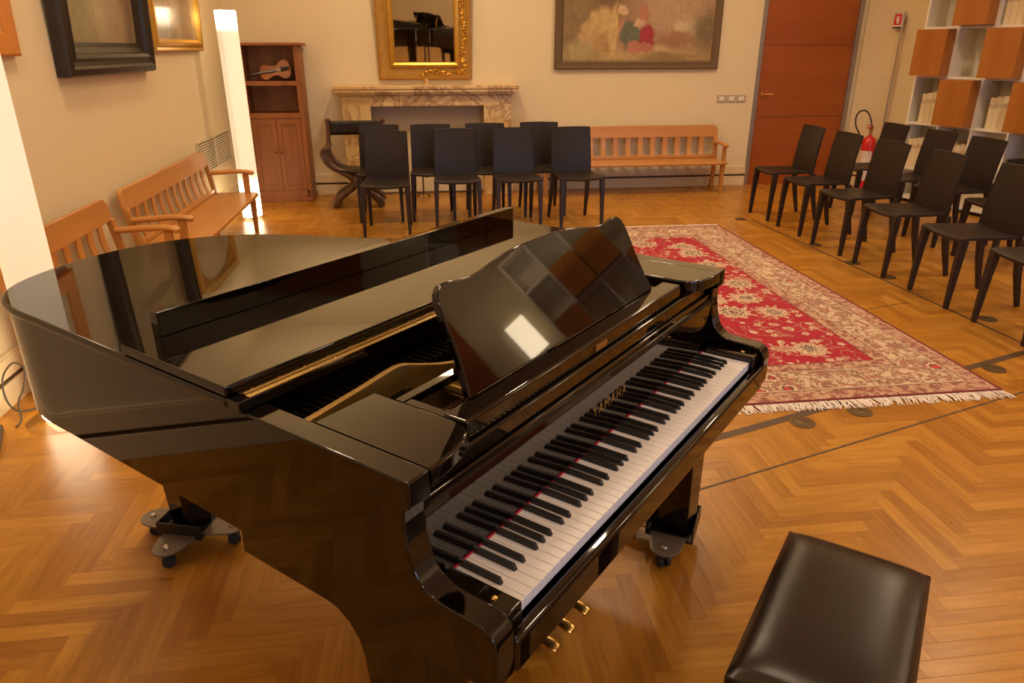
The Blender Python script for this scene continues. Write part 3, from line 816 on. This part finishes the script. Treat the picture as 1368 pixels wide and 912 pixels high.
b.build('neck', M_VIOLIN, V, bevel=.001)
MB().loft([[(x, -.026, -w), (x, -.026, w), (x, -.033, w*.8), (x, -.033, -w*.8)] for x, w in ((.172, .016), (.08, .024))]).build('tailpiece', M_EBONY, V)
MB().prism([(.045, -.018, -.022), (.045, -.036, -.016), (.045, -.040, 0), (.045, -.036, .016), (.045, -.018, .022)], (.004, 0, 0)).build('bridge', M_BENCH_Z, V)
b = MB()
for z in (-.009, -.003, .003, .009): b.tube([(.085, -.034, z), (.047, -.041, z), (-.28, -.030, z*.6)], .0008, 4)
b.build('violin_strings', M_STEEL, V)

# ------------------------------------------------------------------ fireplace
F = thing('marble_fireplace', 'veined marble fireplace surround on the back wall under the gilt mirror', 'fireplace', (.12, YB, 0))
fd = .245
b = MB()
for z0, z1, e in ((1.20, 1.235, .115), (1.165, 1.20, .10), (1.145, 1.165, .075), (1.13, 1.145, .04)):
    b.box(-.957-e+.03, .957+e-.03, -fd-e*.6, -.003, z0, z1)
b.build('mantel_shelf', M_MARBLE, F, bevel=.006, seg=3)
MB().box(-.955, .955, -fd, -.003, 1.02, 1.13).build('lintel', M_MARBLE, F, bevel=.004)
MB().box(-.62, .62, -fd-.012, -fd+.01, 1.015, 1.055).build('lintel_moulding', M_MARBLE, F, bevel=.006)
for s in (-1, 1):
    x0, x1 = sorted((s*.955, s*.64)); p = MB().box(x0, x1, -fd, -.003, .11, 1.02).build('pillar', M_MARBLE, F, bevel=.004)
    x0, x1 = sorted((s*.76, s*.64)); MB().box(x0, x1, -fd-.018, -fd+.006, .11, 1.02).build('pilaster', M_MARBLE, p, bevel=.004)
    x0, x1 = sorted((s*.975, s*.63)); MB().box(x0, x1, -fd-.025, -.003, 0, .11).build('pillar_base', M_MARBLE, p, bevel=.006)
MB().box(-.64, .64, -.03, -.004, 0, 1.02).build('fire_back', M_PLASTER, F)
MB().box(-.64, .64, -.065, -.03, .02, .72).build('fire_screen', M_WALL, F, bevel=.004)
T = thing('andiron', 'small curled iron andiron standing in the fireplace opening', 'andiron', (.03, YB-.30, 0))
b = MB(); b.tube([(0, 0, .02), (0, 0, .30)], .010, 8); b.tube([(-.07, 0, 0), (-.05, 0, .04), (0, 0, .05), (.05, 0, .04), (.07, 0, 0)], .010, 8)
b.build('post', M_DARKWOOD, T)
sp = [(.0 + (.018+.05*k/14)*math.cos(k*.55)+.04, 0, .28 + (.018+.05*k/14)*math.sin(k*.55)) for k in range(15)]
MB().tube(sp, .008, 8).build('scroll', M_DARKWOOD, T)
T = MB().lathe([(0, 0), (.035, 0), (.035, .012), (.026, .016), (.026, .058), (.030, .062), (.022, .066), (0, .066)], 20).build('marble_block', M_MARBLE, None, (.12, YB-.13, 1.236))
tag(T, 'small pale stone knob on the mantel under the mirror', 'ornament')

# ------------------------------------------------------------------ carved folding armchair (X-frame)
S = thing('carved_armchair', 'dark carved X-frame armchair with leather back strap beside the fireplace', 'armchair', (-.685, 8.16, 0))
curve = [(-.30, .62), (-.325, .60), (-.31, .53), (-.25, .45), (-.15, .39), (-.05, .33), (.0, .27), (.06, .21), (.13, .16), (.20, .11), (.24, .06), (.26, 0.02)]
for yy in (-.17, .20):
    for s in (-1, 1):
        pth = [(s*v.x, yy + (.012 if s > 0 else -.012), v.y) for v in spline(curve, 4)]
        n = len(pth)
        MB().tube(pth, [.028 + .010*math.sin(i/n*math.pi*3)**2 for i in range(n)], 10, sq=(.75, 1.1)).build('curved_leg', M_DARKWOOD, S)
for s in (-1, 1):
    MB().box(s*.30-.03, s*.30+.03, -.22, .25, .615, .655).build('arm_rest', M_DARKWOOD, S, bevel=.010, seg=3)
    b = MB(); b.tube([(s*.305, .215, .62), (s*.30, .23, .80), (s*.298, .235, .88)], [.026, .024, .022], 8); b.lathe([(.02, 0), (.030, .012), (.026, .03), (0, .04)], 12, Matrix.Translation((s*.298, .235, .875)))
    b.build('back_post', M_DARKWOOD, S)
    MB().tube([(s*.24, -.19, .03), (s*.24, .22, .03)], .03, 8, sq=(1, .9)).build('foot_rail', M_DARKWOOD, S)
MB().grid(lambda u, v: ((u-.5)*.58, .225 + .03*math.sin(u*math.pi), .735 + v*.15), 12, 4).build('back_strap', M_LEATHER, S, solid=.008)
MB().grid(lambda u, v: ((u-.5)*.42, -.19 + v*.40, .415 - .02*math.sin(u*math.pi)), 12, 4).build('leather_seat', M_LEATHER, S, solid=.012)
MB().lathe([(.035, -.03), (.045, -.01), (.045, .01), (.035, .03)], 16, Matrix.Translation((0, -.19, .27)) @ Matrix.Rotation(R(90), 4, 'X')).build('rosette', M_DARKWOOD, S)

# ------------------------------------------------------------------ pictures and mirror
def framed(name, label, cat, w, h, prof, fmat, cmat, inset, depth, loc, rz, cname='canvas', tilt=0):
    t = thing(name, label, cat, loc, 0, None, (R(tilt), 0, rz))
    fr = MB().ringframe(w, h, prof).build('frame', fmat, t, smooth=25)
    MB().box(-w/2+inset-.006, w/2-inset+.006, -depth-.006, -depth, inset-.006, h-inset+.006).build(cname, cmat, t, (0,0,0), smooth=0)
    return t, fr
# gilt mirror
mw, mh = 1.054, 1.50
MI, fr = framed('gilt_mirror', 'tall gilt-framed mirror hanging above the marble fireplace', 'mirror', mw, mh,
    [(0, 0), (0, .03), (.012, .038), (.03, .038), (.06, .026), (.13, .026), (.145, .038), (.165, .042), (.18, .03), (.186, .016), (.206, .016)], M_GILT, M_MIRROR, .200, .012, (.117, YB-.004, 1.292), 0, 'glass', 4.3)
MB().ringframe(mw-.262, mh-.262, [(0, 0), (.012, .014), (.03, .018), (.048, .008), (.055, 0)]).build('inner_moulding', M_GILT2, MI, (0, -.032, .131), smooth=25)
random.seed(3)
b = MB()
def leafs(b, pts, n):
    for k in range(n):
        t = k/n*(len(pts)-1); i = int(t); f = t-i
        x = pts[i][0]*(1-f) + pts[i+1][0]*f + random.uniform(-.018, .018); z = pts[i][1]*(1-f) + pts[i+1][1]*f + random.uniform(-.018, .018)
        a = random.uniform(0, 6.28); l = random.uniform(.014, .034)
        M = Matrix.Translation((x, -.030, z)) @ Matrix.Rotation(a, 4, 'Y') @ Matrix.Diagonal((l, .012, l*.42, 1))
        b.lathe([(0, -1), (.6, -.75), (1, 0), (.6, .75), (0, 1)], 8, M)
    tp = spline([(x, -.030, z) for x, z in pts], 6); b.tube([v + Vector((.012*math.sin(i*.9), 0, .012*math.cos(i*.9))) for i, v in enumerate(tp)], .006, 6)
leafs(b, [(-.05, .06), (.10, .10), (.22, .055), (.36, .10), (.44, .07)], 46)
leafs(b, [(.44, .08), (.425, .3), (.45, .5), (.42, .75), (.44, 1.0), (.43, 1.4)], 90)
b.build('carved_vine', M_GILT2, fr)['label'] = 'raised carved gold vine'
# large painting on the back wall
can = painting('canvas_pastoral', ((.29,.165,.040), (.20,.105,.042)), [
    (.0, .10, 1.0, .16, (.55,.37,.15), .5), (.45, .62, .55, .45, (.55,.35,.22), .6), (-.75, .6, .22, .9, (.30,.20,.07), .6),
    (-.45, .46, .17, .20, (.66,.44,.18), .25), (-.58, .36, .14, .14, (.62,.40,.17), .3), (-.42, .28, .11, .10, (.50,.30,.11), .3), (-.72, .18, .16, .13, (.48,.37,.17), .4),
    (-.30, .42, .06, .26, (.70,.48,.20), .3), (-.20, .63, .055, .06, (.72,.46,.28), .25), (-.185, .38, .05, .16, (.62,.27,.17), .3),
    (-.10, .36, .12, .15, (.15,.16,.10), .2), (-.05, .24, .08, .06, (.55,.22,.14), .25), (.0, .50, .06, .05, (.70,.45,.27), .25),
    (.05, .60, .05, .09, (.55,.22,.12), .3), (.10, .34, .09, .15, (.42,.03,.04), .2), (.08, .24, .12, .05, (.55,.20,.13), .3), (.28, .22, .10, .05, (.60,.42,.22), .35),
    (.52, .45, .10, .08, (.66,.50,.32), .3), (.66, .46, .07, .08, (.66,.50,.32), .3), (.45, .32, .20, .09, (.40,.20,.09), .4), (.82, .42, .16, .2, (.25,.17,.09), .6), (.35, .12, .3, .06, (.34,.23,.09), .5)], .5, .16, 8, 0, .74)
T, fr = framed('large_painting', 'large pastoral painting in a dark bronze frame above the wall bench', 'painting', 1.985, 1.36,
    [(0, 0), (0, .035), (.012, .042), (.03, .036), (.075, .034), (.086, .028), (.094, .018), (.108, .018)], M_BRONZEFRAME, can, .100, .013, (2.605, YB-.004, 1.398), 0)
# left wall pictures (local -y faces the room)
can = painting('canvas_grey_interior', ((.20,.15,.075), (.27,.20,.10)), [(.10, .52, .36, .30, (.34,.27,.13), .4), (-.25, .70, .22, .16, (.24,.20,.13), .4), (-.12, .82, .16, .09, (.42,.17,.11), .4), (.05, .66, .42, .05, (.13,.085,.04), .3), (.42, .55, .09, .5, (.13,.075,.045), .4), (.22, .36, .18, .14, (.25,.16,.08), .5), (-.35, .34, .18, .18, (.24,.21,.10), .5), (0, .02, .9, .07, (.08,.055,.03), .3)], .35, .08, 6, .3)
T, fr = framed('dark_framed_painting', 'dim interior painting in a deep black frame on the left wall', 'painting', 1.50, 1.30,
    [(0, 0), (0, .05), (.01, .075), (.045, .085), (.06, .07), (.085, .066), (.105, .078), (.125, .07), (.135, .045), (.165, .022), (.19, .018), (.20, .012)], M_EBONY, can, .19, .010, (XL+.004, 5.44, 1.465), R(90), 'canvas', 2.5)
can = painting('canvas_umber_landscape', ((.33,.24,.13), (.40,.30,.17)), [(0, .45, .5, .4, (.42,.32,.18), .5), (.3, .3, .2, .4, (.28,.19,.10), .5), (-.3, .12, .3, .1, (.22,.15,.08), .5)], .25, .1, 5, .5)
T, fr = framed('gold_framed_painting', 'brown oval-topped painting in a gold frame on the left wall', 'painting', 1.38, .95,
    [(0, 0), (0, .03), (.012, .045), (.03, .038), (.045, .048), (.07, .05), (.082, .03), (.095, .016), (.11, .012)], M_GILT2, can, .10, .010, (XL+.004, 7.055, 1.60), R(90), 'canvas', 2.0)
b = MB()
for s in (-1, 1):
    pts = [(s*.60, .86)] + [(s*.60*math.sin(R(a)) , .50 + .36*math.cos(R(a))) for a in range(0, 95, 8)]
    b.prism([(x, -.022, z) for x, z in pts], (0, .008, 0))
b.build('spandrel', M_GILT, T, smooth=0)
can = painting('canvas_pale_sheet', ((.50,.40,.25), (.52,.42,.27)), [(0, .30, .22, .16, (.10,.07,.045), .15)], .3, .03, 4, .5)
T, fr = framed('orange_framed_picture', 'picture in an orange wood frame at the left picture edge', 'picture', .95, .85,
    [(0, 0), (0, .03), (.012, .036), (.05, .033), (.105, .022), (.115, .012), (.12, .010)], M_ORANGEFRAME, can, .115, .008, (XL+.004, 3.80, 1.585), R(90), 'canvas', 1.5)

# ------------------------------------------------------------------ small wall fittings
T = thing('wall_vent', 'cream slatted ventilation grille low on the left wall behind the bench', 'vent', (XL+.001, 7.765, .50), R(90))
b = MB(); w, h = .64, .315
b.box(-w, w, -.014, 0, 0, .022); b.box(-w, w, -.014, 0, h-.022, h)
for x in (-w, -.012, w-.024): b.box(x, x+.024, -.014, 0, .022, h-.022)
b.build('frame', M_VENT, T, bevel=.002)
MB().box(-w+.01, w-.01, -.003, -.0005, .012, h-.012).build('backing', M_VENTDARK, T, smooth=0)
for s in (-1, 1):
    b = MB()
    for k in range(11):
        z = .034 + k*.0235; x0, x1 = sorted((s*.013, s*(w-.024)))
        b.prism([(x0, -.011, z), (x0, -.004, z+.012), (x0, -.003, z+.010), (x0, -.010, z-.002)], (x1-x0, 0, 0))
    b.build('louvre_panel', M_VENT, T, smooth=0)
for x, l in ((3.70, 'left of three grey light switches beside the red wooden door'), (3.825, 'middle of three grey light switches beside the red wooden door'), (3.95, 'right of three grey light switches beside the red wooden door')):
    T = thing('light_switch', l, 'switch', (x, YB-.0005, 1.055), 0, 'light switches by the door')
    MB().box(-.056, .056, -.010, 0, -.042, .042).build('cover_plate', M_SWITCH, T, bevel=.003)
    for k in range(2): MB().box(-.032+k*.033, -.001+k*.033, -.014, -.010, -.024, .024).build('rocker', M_WHITELAC, T, bevel=.002)

# extinguisher on a stand by the right wall
RM = lambda s, off, z: tuple(rw(s, off, z))
T = thing('sign_pole', 'slim metal pole with a red extinguisher sign beside the bookcase', 'sign pole', RM(.56, .06, 0), RANG)
MB().lathe([(0, 0), (.055, 0), (.055, .008), (.03, .016), (0, .016)], 28).build('foot', M_GREYMETAL, T)
MB().tube([(0, 0, .014), (0, 0, 2.01)], .012, 12).build('pole', M_STEEL, T)
sg = MB().box(-.125, -.006, -.006, 0, 1.835, 2.0).build('sign_plate', M_EBONY, T, bevel=.001)
MB().box(-.121, -.010, -.0075, -.0058, 1.852, 1.996).build('sign_border', M_WHITE, sg)
MB().box(-.114, -.017, -.0090, -.0074, 1.868, 1.988).build('sign_face', M_SIGNRED, sg)
b = MB(); b.box(-.079, -.055, -.0102, -.0089, 1.884, 1.945); b.box(-.074, -.060, -.0102, -.0089, 1.945, 1.955); b.box(-.082, -.054, -.0102, -.0089, 1.957, 1.963); b.box(-.086, -.081, -.0102, -.0089, 1.92, 1.962); b.box(-.047, -.043, -.0102, -.0089, 1.884, 1.965)
b.build('pictogram', M_WHITE, sg)
T = thing('fire_extinguisher', 'red fire extinguisher with white label and black hose loop by the door', 'fire extinguisher', RM(.58, .27, 0), RANG)
T.scale = (1, 1, 1.07)
MB().lathe([(0, .02), (.070, .02), (.078, .035), (.080, .06), (.080, .53), (.076, .565), (.062, .595), (.036, .612), (.022, .617), (.022, .635), (0, .635)], 32).build('cylinder', M_RED, T)
MB().lathe([(.074, 0), (.080, .004), (.080, .02), (.070, .022), (0, .022), (0, 0)], 28).build('base_ring', M_RUBBER, T)
N = NT('extinguisher_label'); s = N.sep(N.coord())
ln = N.math('GREATER_THAN', N.math('FRACT', N.math('MULTIPLY', s[2], 38.0)), .62)
tx = N.rng(N.noise(N.map(N.coord(), (60, 60, 30)), 1.6, 2), .48, .56)
N.set(Base_Color=N.mix(N.math('MULTIPLY', ln, tx), (.74,.66,.58), (.40,.07,.05)), Roughness=.45)
b = MB(); b.grid(lambda u, v: (.0808*math.cos(R(-200+190*u)), .0808*math.sin(R(-200+190*u)), .14 + .32*v), 24, 1); b.build('label', N.m, T)
b = MB(); b.lathe([(.018, .63), (.018, .66), (.026, .664), (.026, .69), (.012, .70), (0, .70)], 16); b.build('valve', M_BRASS, T)
b = MB(); b.box(-.012, .012, -.075, .02, .700, .712, Matrix.Translation((0,0,.0)) @ Matrix.Rotation(R(0), 4, 'X')); b.prism([(-.010, -.085, .735), (-.010, .015, .712), (-.010, .015, .722), (-.010, -.085, .745)], (.02, 0, 0)); b.build('squeeze_handle', M_RED, T, bevel=.002)
hp = [(.02, 0, .675), (.0, 0, .72), (-.02, -.02, .80), (-.07, -.02, .86), (-.14, -.02, .88), (-.21, -.02, .85), (-.235, -.02, .78), (-.21, -.02, .70), (-.15, -.03, .645), (-.09, -.06, .60), (-.06, -.075, .50)]
MB().tube(spline(hp, 6), .009, 8).build('hose', M_RUBBER, T)

# ------------------------------------------------------------------ bookcase on the right wall
PIT, NCOL, S0 = .385, 13, 1.055
ZR = [.05, .37, .855, 1.338, 1.822, 2.306, 2.79, 3.27]
BD = .30
K = thing('bookcase', 'white wall bookcase with a chequerboard of cherry wood boxes', 'bookcase', RM(0, 0, 0), RANG)
# local x along the wall, front is -y (into the room)
th = .022
for k in range(NCOL+1): MB().box(S0+k*PIT-th/2, S0+k*PIT+th/2, -BD, -.012, 0, ZR[-1]).build('upright_panel', M_WHITELAC, K, smooth=0)
for z in ZR: MB().box(S0-th/2+.002, S0+NCOL*PIT+th/2-.002, -BD+.003, -.0125, z-th/2, z+th/2).build('shelf', M_WHITELAC, K, smooth=0)
MB().box(S0, S0+NCOL*PIT, -.012, -.001, 0, ZR[-1]).build('back_panel', M_WHITELAC, K, smooth=0)
def is_box(c_, r_): return r_ >= 2 and (c_ + r_ + (c_ > 10)) % 2 == 1 and (c_, r_) != (12, 6)
bx = None
for c_ in range(NCOL):
    for r_ in range(2, 7):
        if not is_box(c_, r_): continue
        if bx is None:
            b = MB(); w2, h2 = PIT-.026, .455
            b.box(0, w2, -.40, .0, 0, h2)
            bx = b.build('wooden_box', M_CHERRY, K, bevel=.002)
            o = bx
        else: o = bx.copy(); COL.objects.link(o)
        o.location = (S0 + c_*PIT + .013, -.03, ZR[r_] + .0145)
# books standing in the open cells that show
M4 = Matrix.Translation((WC.x, WC.y, 0)) @ Matrix.Rotation(RANG, 4, 'Z')
def book_mesh(w, h, d, nm):
    b = MB(); b.box(0, w, -d, -d+.004, 0, h); b.box(0, .003, -d+.004, 0, 0, h); b.box(w-.003, w, -d+.004, 0, 0, h)
    return b
ordn = ['first', 'second', 'third', 'fourth', 'fifth', 'sixth', 'seventh']
cells = {(0,2): ('below the leftmost wooden box', 5), (2,2): ('below the second wooden box of its row', 4), (0,1): ('on the second lowest shelf at the left end', 4), (1,1): ('under the lower left wooden box', 5), (2,4): ('in the open cell above the second wooden box', 4),
         (1,0): ('on the lowest shelf, second bay from the left', 4), (2,0): ('on the lowest shelf, third bay from the left', 4)}
random.seed(11)
bookm = {}
for (c_, r_), (where, n) in cells.items():
    x = S0 + c_*PIT + .10 if r_ == 2 else S0 + c_*PIT + .03
    for k in range(n):
        w = .058 + .004*(k % 3); h = .30 + .012*((k*7) % 3) if r_ else .24
        if x + w > S0 + (c_+1)*PIT - .02: break
        key = (round(w,3), round(h,3))
        o = thing('book', 'cream book, %s from the left %s' % (ordn[k], where), 'book', tuple(M4 @ Vector((x, -.055, ZR[r_] + .0115))), RANG, 'cream books in the bookcase')
        if key not in bookm:
            a = MB(); a.box(0, w, -.20, -.196, 0, h); a.box(0, .003, -.196, 0, 0, h); a.box(w-.003, w, -.196, 0, 0, h); c1 = a.build('cover', M_BOOK, o, bevel=.001)
            a = MB(); a.box(.003, w-.003, -.195, -.006, .004, h-.006); c2 = a.build('pages', M_WHITE, o, smooth=0)
            a = MB(); a.box(.002, w-.002, -.2012, -.1998, h*.66, h*.78); c3 = a.build('spine_label', M_BOOKLABEL, o, smooth=0)
            bookm[key] = (c1, c2, c3)
        else:
            for s_ in bookm[key]: q = s_.copy(); COL.objects.link(q); q.parent = o
        x += w + .002
T = thing('storage_basket', 'black slotted storage basket on a bookcase shelf at the right', 'basket', tuple(M4 @ Vector((S0 + 3*PIT + .05, -.28, ZR[1] + .0115))), RANG)
b = MB(); b.box(0, .28, 0, .22, 0, .01)
for x in (0, .272): b.box(x, x+.008, 0, .22, .01, .22)
for y in (0, .212): 
    for k in range(5): b.box(.008, .272, y, y+.008, .01+k*.045, .035+k*.045)
    for k in range(4): b.box(.008+k*.085, .020+k*.085, y, y+.008, .01, .22)
b.box(0, .28, 0, .22, .213, .222)
b.build('body', M_RUBBER, T, smooth=0)

# ------------------------------------------------------------------ power strip and cable at the left
T = thing('power_strip', 'brown power strip lying on the parquet by the left wall', 'power strip', (-1.925, 3.04, 0.0), R(112))
MB().box(-.11, .11, -.025, .025, 0, .036).build('body', M_CABLE, T, bevel=.004)
b = MB()
for x in (-.07, -.02, .03): b.lathe([(.018, .036), (.018, .042), (.014, .042), (.013, .037), (0, .037)], 16, Matrix.Translation((x, 0, 0)))
b.build('outlets', M_RUBBER, T)
cp = [(-1.90, 3.17, .008), (-1.91, 3.24, .012), (-1.95, 3.32, .06), (-1.955, 3.40, .10), (-1.95, 3.44, .18), (-1.96, 3.38, .24), (-1.975, 3.30, .20), (-1.975, 3.28, .10), (-1.955, 3.30, .03), (-1.92, 3.35, .006), (-1.88, 3.38, .006), (-1.83, 3.39, .006)]
T = MB().tube(spline(cp, 8), .0045, 8).build('power_cable', M_CABLE); tag(T, 'looped brown cable rising from the power strip at the left', 'cable')
T = thing('white_control_box', 'small white box against the left skirting behind the power strip', 'box', (-2.022, 2.97, 0), R(90))
MB().box(-.12, .12, -.05, .0, .035, .22).build('housing', M_WHITELAC, T, bevel=.006, seg=3)
MB().box(-.09, .09, -.04, -.005, 0, .036).build('foot', M_RUBBER, T)

# lit wall lamp beyond the bookcase (seen mirrored in the music desk)
T = thing('wall_lamp', 'lit square wall lamp mirrored in the music desk of the piano', 'lamp', RM(6.42, 0, 2.20), RANG)
MB().box(-.15, .15, -.02, -.001, 0, .52).build('back_plate', M_STEEL, T, bevel=.002)
WL = NT('lit_wall_lamp_glass').set(Base_Color=(.85,.8,.7), Roughness=.4, Emission_Color=(1,.80,.52), Emission_Strength=12.0)
MB().box(-.14, .14, -.08, -.02, .01, .51).build('diffuser', WL, T, bevel=.006)

d = MB().box(0, 1.5, -.045, -.001, .004, 3.55); d = struct(d.build('door_2', M_DOOR, None, RM(7.02, 0, 0), (0, 0, RANG), bevel=.004, smooth=0))
MB().tube([(.10, -.045, 1.05), (.10, -.10, 1.05), (.22, -.105, 1.05)], .011).build('door_handle', M_BRASS, d)

# ------------------------------------------------------------------ lights
def spot(name, loc, power, col, size=.07, ang=150, blend=.7, aim=None):
    l = bpy.data.lights.new(name, 'SPOT'); l.energy = power; l.color = col; l.shadow_soft_size = size
    l.spot_size = R(ang); l.spot_blend = blend
    o = bpy.data.objects.new(name, l); COL.objects.link(o); o.location = loc; return o
WARM = (1.0, .76, .50)
for k, (x, y, p) in enumerate(((.2, 7.4, 125), (3.0, 7.0, 125), (-1.1, 4.3, 95), (1.3, 4.9, 110), (4.6, 4.6, 130), (.9, 1.9, 60), (3.4, 1.7, 75), (-1.3, 2.3, 75), (1.5, -1.5, 80), (5.6, -.5, 80), (6.2, 2.6, 90))):  # last spot is added to brighten the unseen stretch of the right wall
    spot('ceiling_spot.%02d' % k, (x, y, ZC-.06), p, WARM, .12)
# added strips, floating without fixtures, that brighten the ceiling from below
def cove(name, loc, lx, ly, power, rz=0):
    l = bpy.data.lights.new(name, 'AREA'); l.shape = 'RECTANGLE'; l.size = lx; l.size_y = ly; l.energy = power; l.color = (1.0, .77, .50)
    o = bpy.data.objects.new(name, l); COL.objects.link(o); o.location = loc; o.rotation_euler = (R(180), 0, rz)
cove('added_uplight.00', (XL+.8, 3.0, 2.6), .5, 11.0, 85)
cove('added_uplight.01', (1.6, YB-.9, 2.6), 6.4, .5, 75)
cove('added_uplight.02', tuple(rw(6.0, .9, 2.6)), 9.0, .5, 95, RANG)
for k, (x0, x1) in enumerate(WIN):      # daylight entering by the two front windows
    l = bpy.data.lights.new('daylight_window.%02d' % k, 'AREA'); l.shape = 'RECTANGLE'; l.size = x1-x0-.1; l.size_y = 1.7; l.energy = 65; l.color = (.60, .74, 1.0)
    o = bpy.data.objects.new(l.name, l); COL.objects.link(o); o.location = ((x0+x1)/2, YF-.16, 1.8); o.rotation_euler = (R(90), 0, 0)
w = bpy.data.worlds.new('daylight'); scn.world = w; w.use_nodes = True
bgn = w.node_tree.nodes['Background']; bgn.inputs[0].default_value = (.42, .60, 1.0, 1); bgn.inputs[1].default_value = 1.6

# ------------------------------------------------------------------ camera and view
cam = bpy.data.cameras.new('camera'); co = bpy.data.objects.new('camera', cam); COL.objects.link(co)
cam.sensor_width = 36; cam.lens = 957.34/1368*36; cam.clip_start = .02
co.location = (0, 0, 1.62); co.rotation_euler = (R(90 - 22.216), 0, R(-7.2))
scn.camera = co
scn.view_settings.view_transform = 'Standard'; scn.view_settings.look = 'None'; scn.view_settings.gamma = 1; scn.view_settings.use_curve_mapping = False
scn.view_settings.exposure = .0
scn.cycles.max_bounces = 10; scn.cycles.glossy_bounces = 6; scn.cycles.transmission_bounces = 8
scn.cycles.use_denoising = True
scn.cycles.sample_clamp_indirect = 6
